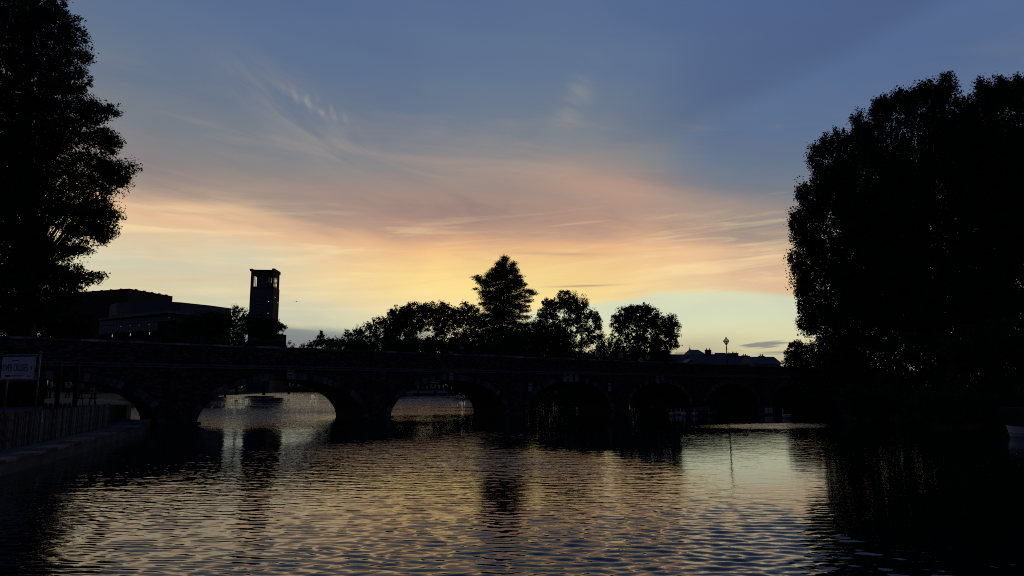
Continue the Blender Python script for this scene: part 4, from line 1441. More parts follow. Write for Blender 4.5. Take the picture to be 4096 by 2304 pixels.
# ------------------------------------------------------------------ roofs beyond the right arches
def gable_house(name, label, px0, px1, D, py_eave, py_ridge, depth, wall=M_RENDER, roof=M_SLATE, group=None, chim=(), hip=0.0, gables=True):
    a, b = pl(px0, D), pl(px1, D)
    zr, ze = zat(py_ridge, D + depth / 2) - GZ, zat(py_eave, D) - GZ
    o = empty(name, label, 'building', ((a[0] + b[0]) / 2, D, GZ), 0, group)
    w = (b[0] - a[0]) / 2
    MB().box((-w, 0, 0), (w, depth, ze)).build('wall', wall, o)
    r = MB()
    e = 0.3
    hw = w * hip
    r.add([(-w - e, -e, ze), (w + e, -e, ze), (w + e, depth + e, ze), (-w - e, depth + e, ze), (-w - e + hw, depth / 2, zr), (w + e - hw, depth / 2, zr)],
          [(0, 1, 5, 4), (2, 3, 4, 5), (1, 2, 5), (3, 0, 4), (0, 3, 2, 1)])
    ro = r.build('roof', roof, o)
    for px, pyt, wd in chim:
        x = P(px, HY, D + depth / 2).x - o.location.x
        zt = zat(pyt, D + depth / 2) - GZ
        c = MB()
        c.box((x - wd / 2, depth / 2 - 0.4, zr - 1.4), (x + wd / 2, depth / 2 + 0.4, zt - 0.3))
        c.box((x - wd / 2 - 0.08, depth / 2 - 0.48, zt - 0.3), (x + wd / 2 + 0.08, depth / 2 + 0.48, zt - 0.15))
        for s in (-0.25, 0.25):
            c.lathe([(0.0, zt - 0.15), (0.13, zt - 0.15), (0.10, zt + 0.25), (0.0, zt + 0.25)], 8, (x + s * wd, depth / 2, 0))
        c.build('chimney', M_TBRICK, ro)
    # windows along the front
    n = max(1, int(2 * w / 3.5))
    for i in range(n):
        x = -w + (i + 0.5) * 2 * w / n
        f = MB().box((x - 0.5, -0.04, ze - 1.9), (x + 0.5, -0.002, ze - 0.6)).build('window', M_WHITE, o)
        MB().box((x - 0.42, -0.06, ze - 1.82), (x + 0.42, -0.042, ze - 0.68)).build('pane', M_PANE, f)
    return o


h1 = gable_house('long_house', 'long slate roofed range behind the street lamp, with chimney stacks', 2676, 2925, 170, 1462, 1417, 12, chim=((2838, 1397, 1.4),))
# small gabled porch with pale bargeboards on the long roof
g = empty('gable_porch', 'small gable with pale bargeboards in front of the long slate roof', 'building', (*pl(2768, 160), GZ))
zt, zb_ = zat(1434, 160) - GZ, zat(1452, 160) - GZ
hw = 17 * 160 / F
MB().add([(-hw, 0, 0), (hw, 0, 0), (hw, 0, zb_), (0, 0, zt), (-hw, 0, zb_), (-hw, 6, 0), (hw, 6, 0), (hw, 6, zb_), (0, 6, zt), (-hw, 6, zb_)],
         [(0, 1, 2, 3, 4), (9, 8, 7, 6, 5), (2, 7, 8, 3), (3, 8, 9, 4), (1, 6, 7, 2), (0, 4, 9, 5)]).build('wall', M_SLATE, g)
m_ = MB()
m_.bar((-hw - 0.1, -0.12, zb_ - 0.1), (0, -0.12, zt + 0.05), 0.08, 0.16)
m_.bar((hw + 0.1, -0.13, zb_ - 0.1), (0, -0.13, zt + 0.05), 0.08, 0.16)
m_.build('bargeboard', M_WHITE, g)
gable_house('slate_house', 'slate roofed house right of the street lamp with two chimney stacks', 2925, 3030, 176, 1460, 1423, 11, chim=((2932, 1411, 2.6), (2944, 1410, 1.8), (2984, 1419, 1.2)))
gable_house('hipped_house', 'higher hipped slate roof beside the church spire', 2772, 2838, 235, 1425, 1399, 16, hip=0.5)
gable_house('end_house', 'low gabled house with pale end wall, last roof before the right hand bushes', 3022, 3128, 150, 1455, 1427, 9, chim=((3052, 1421, 1.0),))
gable_house('flat_house', 'low block with roof plant just left of the street lamp', 2886, 2920, 200, 1440, 1411, 8)
rl = empty('roof_railing', 'thin rail along the long slate roof left and right of the tall chimney', 'railing', (*pl(2790, 182), zat(1420, 182)))
ra = MB()
for py in (1409, 1414):
    p, q2 = P(2700, py, 182), P(2925, py + 3, 182)
    ra.bar(p - rl.location, q2 - rl.location, 0.06)
ra.build('rail', M_METAL, rl)
for px in range(2700, 2926, 25):
    p = P(px, 1409 + (px - 2700) * 3 / 225, 182) - rl.location
    MB().bar((p.x, p.y, -0.6), (p.x, p.y, p.z), 0.05).build('rail_post', M_METAL, rl)
sp = empty('church_spire', 'slender pointed church spire rising over the slate roofs', 'spire', (*pl(2765, 320), GZ))
zs_, zbs = zat(1388, 320) - GZ, zat(1418, 320) - GZ
MB().box((-1.0, -1.0, 0), (1.0, 1.0, zbs)).build('tower', M_TBRICK, sp)
MB().lathe([(1.05, zbs), (0.05, zs_)], 8).build('spire_cone', M_SLATE, sp)
MB().bar((0, 0, zs_ - 0.2), (0, 0, zs_ + 0.8), 0.1).build('vane', M_IRON, sp)
tn = empty('marquee_tent', 'pale peaked tent seen under the right hand arch', 'tent', (*pl(2855, 135), GZ))
zt = zat(1556, 118)
MB().add([(-2.4, -2.4, 0.5), (2.4, -2.4, 0.5), (2.4, 2.4, 0.5), (-2.4, 2.4, 0.5), (0, 0, 2.0)], [(0, 1, 4), (1, 2, 4), (2, 3, 4), (3, 0, 4), (3, 2, 1, 0)]).build('canopy', M_TENT, tn)
MB().bar((-2.3, -2.3, 0), (-2.3, -2.3, 0.5), 0.1).bar((2.3, -2.3, 0), (2.3, -2.3, 0.5), 0.1).build('pole', M_METAL, tn)

# low riverside pavilion far up the reach, seen through the brightest arch
pv = empty('riverside_pavilion', 'long low flat roofed pavilion on the far bank, seen through the bright arch', 'building', (*pl(1110, 384), GZ))
k = 384 / F
MB().box((-110 * k, 0, 0), (110 * k, 12, 1.5)).build('wall', M_MULL, pv)
MB().box((-120 * k, -1.2, zat(1554, 384) - GZ), (120 * k, 4, zat(1554, 384) - GZ + 0.35)).build('terrace_roof', M_METAL, pv)
MB().box((-100 * k, 2, 1.5), (90 * k, 12, zat(1547, 384) - GZ - 0.02)).build('upper_wall', M_MULL, pv)
MB().box((-105 * k, 0.5, zat(1547, 384) - GZ), (95 * k, 13, zat(1547, 384) - GZ + 0.4)).build('upper_roof', M_METAL, pv)
for i in range(7):
    MB().bar(((-100 + i * 33) * k, -1.0, 0), ((-100 + i * 33) * k, -1.0, zat(1554, 384) - GZ), 0.18).build('post', M_DWOOD, pv)


# far background trees closing the horizon
for i, (px, D, r, h_) in enumerate([(900, 420, 120, 60), (1130, 430, 140, 58), (1380, 430, 130, 70), (1600, 420, 120, 80)]):
    tree('distant_wood', ['hazy low wood behind the theatre end wall', 'low wood above the far pavilion seen under the bright arch', 'low wood on the horizon left of the wide round tree', 'low wood on the horizon behind the wide round tree'][i], 'wood', D, (px, 0), [(px - 60, 1500 - h_ / 3, r, h_), (px + 60, 1500 - h_ / 3, r, h_), (px, 1530, r, 40)], leaf_px=5.5, od=3.5, clump_px=16, seed=40 + i, limbs=4)


# ------------------------------------------------------------------ boats
def hull(L, B, H, sheer=0.15, bow=0.35, n=14, draft=0.2, transom=0.7):
    m = MB()
    rows = []
    for i in range(n + 1):
        f = i / n
        x = -L / 2 + L * f
        w = B / 2 * (transom + (1 - transom) * min(1, f * 3)) if f < 0.33 else B / 2 * (1 - max(0, (f - (1 - bow)) / bow) ** 2.0)
        w = max(w, 0.03)
        z = H * (1 + sheer * ((f - 0.4) * 1.6) ** 2)
        rake = max(0, f - 0.75) * 4 * 0.35 * H
        rows.append([(x + rake, -w, z), (x + rake * 0.5, -w * 0.86, z * 0.35), (x, -w * 0.5, -draft), (x, w * 0.5, -draft), (x + rake * 0.5, w * 0.86, z * 0.35), (x + rake, w, z)])
    for r in rows:
        m.v += r
    for i in range(n):
        for j in range(5):
            a = i * 6 + j
            m.f.append((a, a + 1, a + 7, a + 6))
    m.f.append(tuple(range(6)))
    m.f.append(tuple(n * 6 + j for j in range(6))[::-1])
    # inner floor
    for i in range(n):
        a = i * 6
        b = a + 6
        k = len(m.v)
        za = 0.45 * H
        m.v += [(m.v[a][0], m.v[a][1] * 0.92, za), (m.v[a + 5][0], m.v[a + 5][1] * 0.92, za), (m.v[b + 5][0], m.v[b + 5][1] * 0.92, za), (m.v[b][0], m.v[b][1] * 0.92, za)]
        m.f.append((k, k + 1, k + 2, k + 3))
    return m


def passenger_boat():
    D = 238
    k = D / F
    x0, x1 = P(1628, HY, D).x, P(1838, HY, D).x
    o = empty('passenger_boat', 'long cream passenger boat with canopied saloon moored beyond the second arch', 'boat', ((x0 + x1) / 2, D, 0), R(180))
    L = x1 - x0
    hull(L, 3.4, 1.35, 0.05, 0.16, 20, 0.4, 0.9).build('hull', M_WHITE, o, False)
    MB().box((-L / 2 + 0.4, -1.72, 0.28), (L / 2 - 2.2, 1.72, 0.40)).build('rubbing_strake', M_NAVY, o)
    MB().box((-L * 0.36, -1.35, 1.2), (L * 0.30, 1.35, 2.05)).build('saloon_side', M_DWOOD, o)
    for i in range(9):
        x = -L * 0.35 + i * L * 0.079
        MB().box((x, -1.42, 2.05), (x + 0.09, 1.42, 3.45)).build('canopy_post', M_WHITE, o)
    MB().box((-L * 0.37, -1.5, 3.45), (L * 0.31, 1.5, 3.6)).build('canopy', M_DWOOD, o)
    MB().hexa([(-L * 0.10, -1.6, 3.95), (L * 0.15, -1.6, 3.95), (L * 0.15, 1.6, 3.95), (-L * 0.10, 1.6, 3.95), (-L * 0.08, -1.2, 4.12), (L * 0.13, -1.2, 4.12), (L * 0.13, 1.2, 4.12), (-L * 0.08, 1.2, 4.12)]).build('wheelhouse_roof', M_WHITE, o)
    MB().box((-L * 0.08, -1.2, 3.6), (L * 0.13, 1.2, 3.95)).build('wheelhouse', M_DWOOD, o)
    for x in (-0.42, -0.05, 0.27):
        MB().lathe([(0.0, 0.0), (0.28, 0.1), (0.3, 0.9), (0.1, 1.25), (0, 1.25)], 10, (x * L, 1.9, 0)).build('fender', M_IRON, o)


passenger_boat()


def launch(px, py, w_px, label, rz=0.0, canopy=True, seed=0):
    p = on_z(px, py)
    D = p.y
    L = w_px * D / F
    o = empty('river_launch', label, 'boat', p, rz, 'small boats up the reach')
    hull(L, L * 0.26, 0.75, 0.25, 0.4, 14, 0.2).build('hull', M_WHITE, o)
    if canopy:
        MB().box((-L * 0.36, -L * 0.12, 1.75), (L * 0.22, L * 0.12, 1.85)).build('canopy', M_TENT, o)
        for x in (-0.34, -0.08, 0.2):
            for y in (-0.115, 0.115):
                MB().bar((x * L, y * L, 0.35), (x * L, y * L, 1.75), 0.06).build('canopy_post', M_METAL, o)
    else:
        MB().add([(-L * 0.45, -L * 0.12, 0.75), (L * 0.35, -L * 0.1, 0.75), (L * 0.35, L * 0.1, 0.75), (-L * 0.45, L * 0.12, 0.75), (-L * 0.4, 0, 1.1), (L * 0.3, 0, 1.1)], [(0, 1, 5, 4), (2, 3, 4, 5), (1, 2, 5), (3, 0, 4), (0, 3, 2, 1)]).build('cover', M_TENT, o)


launch(955, 1568, 46, 'pale covered launch on the left side of the reach under the bright arch', 0.05, False)
launch(992, 1568.4, 40, 'second pale covered launch just right of the first under the bright arch', 0.02, False)
launch(1210, 1567.6, 62, 'white launch with canopy on posts at the right under the bright arch', 0.0, True)


def dinghy():
    p = on_z(4052, 1757)
    o = empty('rowing_boat', 'white rowing boat with dark gunwale cut off by the right edge', 'boat', (p.x + 2.5, p.y + 0.75, 0), R(180 - 24))
    hull(3.4, 1.35, 0.48, 0.22, 0.42, 16, 0.12).build('hull', M_WHITE, o, True)
    g_ = hull(3.42, 1.38, 0.48, 0.22, 0.42, 16, 0.12)
    rim = MB()
    for s in (0, 5):
        pts = [g_.v[i * 6 + s] for i in range(17)]
        rim.tube([(a[0], a[1], a[2] + 0.01) for a in pts], [0.035] * 17, 6)
    rim.build('gunwale', M_NAVY, o, True)
    MB().box((0.2, -0.6, 0.34), (0.45, 0.6, 0.38)).build('thwart', M_WOOD, o)
    MB().box((-0.9, -0.6, 0.34), (-0.65, 0.6, 0.38)).build('thwart', M_WOOD, o)
    MB().box((1.05, -0.3, 0.40), (1.3, 0.3, 0.44)).build('bow_seat', M_WOOD, o)
    c = empty('boat_cushion', 'rounded blue cover resting on the seat of the rowing boat', 'cover', (p.x + 2.1, p.y + 0.55, 0.30))
    MB().lathe([(0.0, 0.0), (0.30, 0.0), (0.32, 0.15), (0.26, 0.32), (0.12, 0.40), (0.0, 0.41)], 14).build('padded_body', M_PALEBLUE, c, True)


dinghy()


# ------------------------------------------------------------------ skinned bodies (people, swans)
def skin_mesh(name, verts, edges, radii, root=0, levels=1):
    me = bpy.data.meshes.new(name)
    me.from_pydata([tuple(v) for v in verts], edges, [])
    o = bpy.data.objects.new(name, me)
    C.objects.link(o)
    sm = o.modifiers.new('Skin', 'SKIN')
    sm.use_smooth_shade = True
    ly = me.skin_vertices[0].data
    for i, r in enumerate(radii):
        r = r if isinstance(r, (tuple, list)) else (r, r)
        ly[i].radius = r
        ly[i].use_root = (i == root)
    s2 = o.modifiers.new('Subdivision', 'SUBSURF')
    s2.levels = s2.render_levels = levels
    dg = bpy.context.evaluated_depsgraph_get()
    out = bpy.data.meshes.new_from_object(o.evaluated_get(dg))
    out.name = name
    bpy.data.objects.remove(o)
    bpy.data.meshes.remove(me)
    return out


def person(label, loc, rz, h=1.72, top=M_NAVYCLOTH, legs=M_BLACKCLOTH, hair=M_HAIRD, hairlen=0, lean=0.0, arms='down', group=None, hood=False, bulk=1.0, headturn=0.0, backpack=None):
    """stands at loc facing local +Y"""
    o = empty('person', label, 'person', loc, rz, group)
    s = h / 1.75
    V, E, Rr, idx = [], [], [], {}

    def v(n, p, r, link_=None):
        x, y, z = p
        if z > 0.95:
            y += math.sin(lean) * (z - 0.95)
            z = 0.95 + (z - 0.95) * math.cos(lean)
        idx[n] = len(V)
        V.append((x * s, y * s, z * s))
        Rr.append(tuple(q * s for q in r) if isinstance(r, tuple) else r * s)
        if link_:
            E.append((idx[link_], idx[n]))
    v('pelvis', (0, 0, 0.95), (0.15 * bulk, 0.11))
    v('waist', (0, 0, 1.10), (0.14 * bulk, 0.10), 'pelvis')
    v('chest', (0, 0.0, 1.30), (0.165 * bulk, 0.115), 'waist')
    v('neck0', (0, 0.0, 1.44), (0.085, 0.075), 'chest')
    v('neck', (0, 0.015, 1.50), 0.055, 'neck0')
    v('head0', (0, 0.03, 1.57), 0.078, 'neck')
    v('head1', (0, 0.03, 1.66), (0.086, 0.098), 'head0')
    v('head2', (0, 0.025, 1.72), 0.062, 'head1')
    for n, sx in (('l', -1), ('r', 1)):
        v('sh' + n, (sx * 0.185 * bulk, 0, 1.40), 0.062 * bulk, 'chest')
        if arms == 'down':
            a, b, c = (sx * 0.25 * bulk, -0.02, 1.13), (sx * 0.25 * bulk, 0.08, 0.88), (sx * 0.25, 0.11, 0.80)
        elif arms == 'front':
            a, b, c = (sx * 0.27, 0.05, 1.15), (sx * 0.14, 0.26, 1.12), (sx * 0.05, 0.32, 1.14)
        else:
            a, b, c = (sx * 0.24, 0.02, 1.14), (sx * (0.24 if sx < 0 else 0.30), 0.26, 1.22), (sx * (0.22 if sx < 0 else 0.34), 0.36, 1.30)
        v('el' + n, a, 0.046 * bulk, 'sh' + n)
        v('wr' + n, b, 0.034, 'el' + n)
        v('ha' + n, c, 0.036, 'wr' + n)
        v('hip' + n, (sx * 0.095, 0, 0.88), 0.088, 'pelvis')
        v('kn' + n, (sx * 0.11, 0.02 * sx, 0.48), 0.058, 'hip' + n)
        v('an' + n, (sx * 0.12, -0.02 + 0.05 * sx, 0.09), 0.042, 'kn' + n)
        v('to' + n, (sx * 0.14, 0.13 + 0.05 * sx, 0.045), 0.038, 'an' + n)
    bm_ = skin_mesh('body', V, E, Rr, 0, 1)
    # face relief: a nose, eyes and ears joined to the body mesh
    link('body', bm_, M_SKIN, o)
    hp = Vector(V[idx['head1']])

    def sub(names, grow, name, m):
        ii = [idx[n] for n in names]
        mp = {q: k for k, q in enumerate(ii)}
        ee = [(mp[a], mp[b]) for a, b in E if a in mp and b in mp]
        rr = []
        for q in ii:
            r = Rr[q]
            rr.append((r[0] * grow, r[1] * grow) if isinstance(r, tuple) else r * grow)
        link(name, skin_mesh(name, [V[q] for q in ii], ee, rr, 0, 1), m, o)
    sub(['waist', 'pelvis', 'chest', 'neck0', 'shl', 'ell', 'wrl', 'shr', 'elr', 'wrr'] if arms == 'down' or hood else ['waist', 'pelvis', 'chest', 'neck0', 'shl', 'ell', 'shr', 'elr'], 1.16, 'jacket' if hood else 'shirt', top)
    sub(['pelvis', 'hipl', 'knl', 'anl', 'hipr', 'knr', 'anr'], 1.10, 'trousers', legs)
    for sx in (-1, 1):
        n = 'l' if sx < 0 else 'r'
        t_, a_ = Vector(V[idx['to' + n]]), Vector(V[idx['an' + n]])
        MB().tube([a_ - Vector((0, 0.06, 0.045)) * s, a_.lerp(t_, 0.5) - Vector((0, 0, 0.02)), t_ + Vector((0, 0.05, 0)) * s], [0.055 * s, 0.055 * s, 0.042 * s], 8).build('shoe', M_BLACKCLOTH, o, True)
    # hair as a cap round the crown and back of the head
    hr = MB()
    prof = []
    rad = 0.105 * s
    if hood:
        hr.lathe([(0.0, 0.16 * s), (0.07 * s, 0.14 * s), (0.125 * s, 0.05 * s), (0.135 * s, -0.05 * s), (0.15 * s, -0.16 * s), (0.2 * s, -0.24 * s)], 14, tuple(hp - Vector((0, 0.02, 0))))
        hr.build('hood', top, o, True)
    else:
        hr.lathe([(0.0, 0.125 * s), (0.05 * s, 0.115 * s), (0.088 * s, 0.075 * s), (rad, 0.02 * s), (rad * 0.98, -0.03 * s - hairlen * 0.0), (rad * (0.8 if hairlen == 0 else 1.0), -0.05 * s - hairlen * s), (0.02, -0.055 * s - hairlen * s)], 14, tuple(hp - Vector((0, 0.018 * s, 0))))
        hr.build('hair', hair, o, True)
    # face
    fc = MB()
    fc.tube([hp + Vector((0, 0.098, 0.0)) * s, hp + Vector((0, 0.122, -0.03)) * s, hp + Vector((0, 0.10, -0.04)) * s], [0.008 * s, 0.015 * s, 0.012 * s], 6)
    fc.build('nose', M_SKIN, o, True)
    for sx in (-1, 1):
        MB().lathe([(0.0, -0.01), (0.011 * s, 0), (0.0, 0.01)], 8, tuple(hp + Vector((sx * 0.035, 0.098, 0.012)) * s)).build('eye', M_HAIRD, o)
        MB().lathe([(0.0, -0.03 * s), (0.012 * s, -0.01 * s), (0.014 * s, 0.015 * s), (0.0, 0.03 * s)], 8, tuple(hp + Vector((sx * 0.10, 0.02, -0.01)) * s)).build('ear', M_SKIN, o)
    if backpack:
        MB().hexa([(-0.17 * s, -0.34 * s, 1.02 * s), (0.17 * s, -0.34 * s, 1.02 * s), (0.16 * s, -0.13 * s, 1.02 * s), (-0.16 * s, -0.13 * s, 1.02 * s), (-0.14 * s, -0.28 * s, 1.46 * s), (0.14 * s, -0.28 * s, 1.46 * s), (0.14 * s, -0.13 * s, 1.46 * s), (-0.14 * s, -0.13 * s, 1.46 * s)]).build('rucksack', backpack, o)
    return o


BA = math.atan(SL)
GP = 'people on the bridge'


def on_bridge(px, py_head, v=0.75):
    u, _ = bridge_uz(px, 1440)
    # shift along the bridge so that the sight line meets the standing line
    best = None
    for du in np.linspace(-3, 3, 601):
        p = W(u + du, v, 0)
        x = CX + p.x / (p.y / math.cos(PITCH)) * F
        q = Vector((p.x, p.y, 5.5 - CAMH))
        f_ = q.y * math.cos(PITCH) + q.z * math.sin(PITCH)
        x = CX + F * q.x / f_
        if best is None or abs(x - px) < best[0]:
            best = (abs(x - px), p)
    p = best[1]
    top = P(px, py_head, p.y).z
    return Vector((p.x, p.y, Z_DECK)), top - Z_DECK


def bperson(px, py, label, turn=0.0, hmax=1.9, **kw):
    p, h = on_bridge(px, py)
    return person(label, p, BA + turn, max(1.5, min(hmax, h)), group=GP, **kw)


bperson(1846, 1376, 'hunched person in bulky navy hooded jacket alone on the bridge before the cedar', 0.0, top=M_NAVYCLOTH, hood=True, bulk=1.55, lean=0.22)
bperson(2330, 1403, 'person with pale hair facing sideways below the left bridge lamp', 1.2, hair=M_HAIRG, top=M_BLACKCLOTH, arms='front')
bperson(2391, 1397, 'broad person in pale blue shirt seen from behind, grey cropped hair', 0.1, top=M_PALEBLUE, hair=M_HAIRG, bulk=1.25)
bperson(2484, 1401, 'person with long fair hair and light top beside the parapet', -0.2, top=M_PALECLOTH, hair=M_HAIRB, hairlen=0.16)
bperson(2520, 1406, 'person in dark clothes and pale cap right of the fair haired one', 0.5, top=M_BLACKCLOTH, hair=M_PALECLOTH)
bperson(2592, 1412, 'dark haired person in pale top, rightmost of the group on the bridge', -0.3, top=M_PALECLOTH, hair=M_HAIRD, hairlen=0.14, arms='front')
# a white bag resting on the parapet
p, _ = on_bridge(2561, 1430, 0.2)
bg_ = empty('white_bag', 'crumpled pale bag standing on the parapet left of the dark haired person', 'bag', (p.x, p.y, par_z(15) - 0.02), BA)
MB().add([(-0.30, -0.12, 0), (0.30, -0.12, 0), (0.28, 0.12, 0), (-0.28, 0.12, 0), (-0.26, -0.08, 0.30), (-0.02, -0.10, 0.24), (0.22, -0.06, 0.42), (0.24, 0.06, 0.40), (0.0, 0.10, 0.24), (-0.24, 0.08, 0.28)],
         [(0, 1, 6, 5), (0, 5, 4), (1, 2, 7, 6), (2, 3, 8, 7), (3, 9, 8), (3, 0, 4, 9), (4, 5, 8, 9), (5, 6, 7, 8), (0, 3, 2, 1)]).build('bag_body', M_PALEBLUE, bg_)

# people in the yard under the first arch
GY = 'people in the yard by the landing'


def yperson(px, py_feet, py_head, label, turn, **kw):
    D = (CAMH - GZ - 0.03) * F / (py_feet - HY)
    p = P(px, HY, D)
    h = zat(py_head, D) - GZ
    return person(label, (p.x, D, GZ + 0.03), turn, min(1.95, max(1.5, h)), group=GY, **kw)


yperson(203, 1592, 1514, 'person in bright green shirt turned right, leftmost in the yard', -1.1, top=M_GREEN, arms='front', lean=0.1, bulk=1.1)
yperson(226, 1590, 1518, 'person in dull olive shirt close behind the leftmost green shirt', -0.6, top=M_OLIVE, arms='front')
yperson(273, 1592, 1514, 'person in bright green shirt seen squarely from behind, arms forward', 0.05, top=M_GREEN, arms='reach', bulk=1.18)
yperson(325, 1590, 1528, 'person in tan shirt beside the timber post, right of the green shirts', 0.4, top=M_TAN)


# ------------------------------------------------------------------ swans
def swan(px, py, label, rz, s=1.0, m=M_SWAN, neck=0.0, group='swans resting by the arches'):
    p = on_z(px, py)
    o = empty('swan', label, 'swan', (p.x, p.y, 0), rz, group)
    V = [(-0.42, 0, 0.22), (-0.25, 0, 0.14), (0.0, 0, 0.12), (0.22, 0, 0.13), (0.34, 0, 0.20), (0.36, 0, 0.34), (0.31, 0, 0.46), (0.29, 0, 0.58 + neck), (0.34, 0, 0.67 + neck), (0.42, 0, 0.66 + neck)]
    Rr = [0.03, (0.13, 0.11), (0.19, 0.15), (0.15, 0.13), 0.085, 0.05, 0.042, 0.038, 0.048, 0.032]
    V = [tuple(c * s for c in v_) for v_ in V]
    Rr = [tuple(c * s for c in r) if isinstance(r, tuple) else r * s for r in Rr]
    link('body', skin_mesh('body', V, [(i, i + 1) for i in range(9)], Rr, 2, 1), m, o)
    MB().tube([(0.43 * s, 0, (0.655 + neck) * s), (0.53 * s, 0, (0.615 + neck) * s)], [0.026 * s, 0.010 * s], 6).build('beak', M_BEAK, o)
    for sy in (-1, 1):
        MB().tube([(0.16 * s, sy * 0.15 * s, 0.20 * s), (-0.05 * s, sy * 0.17 * s, 0.26 * s), (-0.30 * s, sy * 0.10 * s, 0.28 * s), (-0.48 * s, sy * 0.02 * s, 0.27 * s)], [0.05 * s, 0.09 * s, 0.06 * s, 0.012 * s], 8).build('wing', m, o, True)


SWAN_SIL = mat('swan_silhouette', (0.16, 0.15, 0.145), 0.8, 0.15, 5)  # silhouette shade put into the swan's base colour
swan(2686, 1664, 'pale swan farthest left of the group by the arches', R(80), 0.8)
swan(2710, 1660, 'pale swan second from the left by the arches, slightly farther off', R(100), 0.82)
swan(2729, 1661, 'pale swan just behind another, third from the left by the arches', R(110), 0.82)
swan(2735, 1665, 'front swan of the overlapping pair by the arches', R(70), 0.78)
swan(2779, 1664, 'lone pale swan between the pair and the bright gap of water', R(80), 0.82)
swan(2841, 1663, 'swan dark against the bright gap of water under the arch', R(95), 0.85, SWAN_SIL)
swan(3146, 1672, 'swan with tall upright neck apart on the right, facing left', R(125), 0.88, neck=0.10)

# floating stage with two pale boards
p = on_z(3072, 1659)
fl = empty('mooring_stage', 'small floating stage with two pale upright boards left of the tall necked swan', 'landing stage', (p.x, p.y, 0), 0.1)
MB().box((-0.55, -0.3, -0.1), (0.55, 0.3, 0.10)).build('float', M_DWOOD, fl)
for x in (-0.19, 0.19):
    MB().box((x - 0.15, -0.2, 0.16), (x + 0.15, -0.16, 0.60)).build('board', M_WHITE, fl)
    MB().box((x - 0.03, -0.155, 0.10), (x + 0.03, -0.11, 0.60)).build('batten', M_DWOOD, fl)


# ------------------------------------------------------------------ quayside: sign, fence, yard things
def build_board():
    D = 27.0
    tl, tr_, br, bl_ = P(13, 1428, D), P(141, 1441, D - 0.45), P(134, 1521, D - 0.45), P(2, 1515, D)
    o = empty('hire_board', 'large white board reading RIVER CRUISES in a pipe frame on the quay', 'sign', (tl.x, D, GZ))
    org = Vector(o.location)
    d = (tr_ - tl)
    d.z = 0
    w = d.length
    dn = d.normalized()
    yaw = math.atan2(dn.y, dn.x)
    o.rotation_euler = (0, 0, yaw)
    zt = tl.z - GZ
    zb = bl_.z - GZ
    x0, x1 = -0.02, w
    MB().box((x0, 0, zb), (x1, 0.03, zt)).build('panel', M_BOARD, o)
    h_ = zt - zb
    cx, cz = (x0 + x1) / 2, (zt + zb) / 2
    me = text_mesh('RIVER CRUISES', 0.2)
    xs = [v_.co.x for v_ in me.vertices]
    ys = [v_.co.y for v_ in me.vertices]
    sx = w * 0.78 / (max(xs) - min(xs))
    sy = h_ * 0.32 / (max(ys) - min(ys))
    link('lettering', upright(me, sx, sy, (cx - w * 0.09, -0.006, cz - 0.02 * h_)), M_NAVY, o)
    me = text_mesh('BOAT', 0.09)
    link('small_lettering', upright(me, 0.7, 1.0, (x1 - 0.14 * w, -0.006, zb + 0.1 * h_)), M_NAVY, o)
    MB().box((x0 + 0.14 * w, -0.006, zb + 0.09 * h_), (x0 + 0.28 * w, -0.002, zb + 0.17 * h_)).build('dark_block', M_NAVY, o)
    MB().box((x0 + 0.30 * w, -0.006, zb + 0.11 * h_), (x0 + 0.70 * w, -0.002, zb + 0.145 * h_)).build('small_print', M_LOUVRE, o)
    MB().box((x0 + 0.30 * w, -0.006, zt - 0.19 * h_), (x0 + 0.52 * w, -0.002, zt - 0.155 * h_)).build('small_print', M_LOUVRE, o)
    MB().add([(x1 - 0.12 * w, -0.006, cz - 0.10 * h_), (x1 - 0.085 * w, -0.006, cz - 0.10 * h_), (x1 - 0.075 * w, -0.006, cz + 0.14 * h_), (x1 - 0.095 * w, -0.006, cz + 0.06 * h_)], [(0, 1, 2, 3)]).build('emblem', M_NAVY, o)
    xe = w + 0.26
    f = MB()
    f.tube([(x0 - 0.02, -0.02, zt + 0.06), (xe, -0.02, zt + 0.06)], [0.025, 0.025], 8)
    f.tube([(x0 - 0.02, -0.02, zb - 0.05), (xe, -0.02, zb - 0.05)], [0.022, 0.022], 8)
    f.tube([(w + 0.04, -0.02, zb - 0.05), (w + 0.04, -0.02, zt + 0.06)], [0.016, 0.016], 8)
    f.build('pipe_frame', M_METAL, o, True)
    MB().tube([(xe, -0.02, 0), (xe, -0.02, zt + 0.10)], [0.026, 0.026], 8).build('post', M_METAL, o, True)
    MB().lathe([(0.0, zt + 0.22), (0.05, zt + 0.18), (0.055, zt + 0.13), (0.03, zt + 0.10)], 10, (xe, -0.02, 0)).build('post_cap', M_METAL, o, True)
    MB().tube([(0.25, 0.06, 0), (0.25, 0.06, zt)], [0.03, 0.03], 8).build('rear_post', M_METAL, o, True)


build_board()


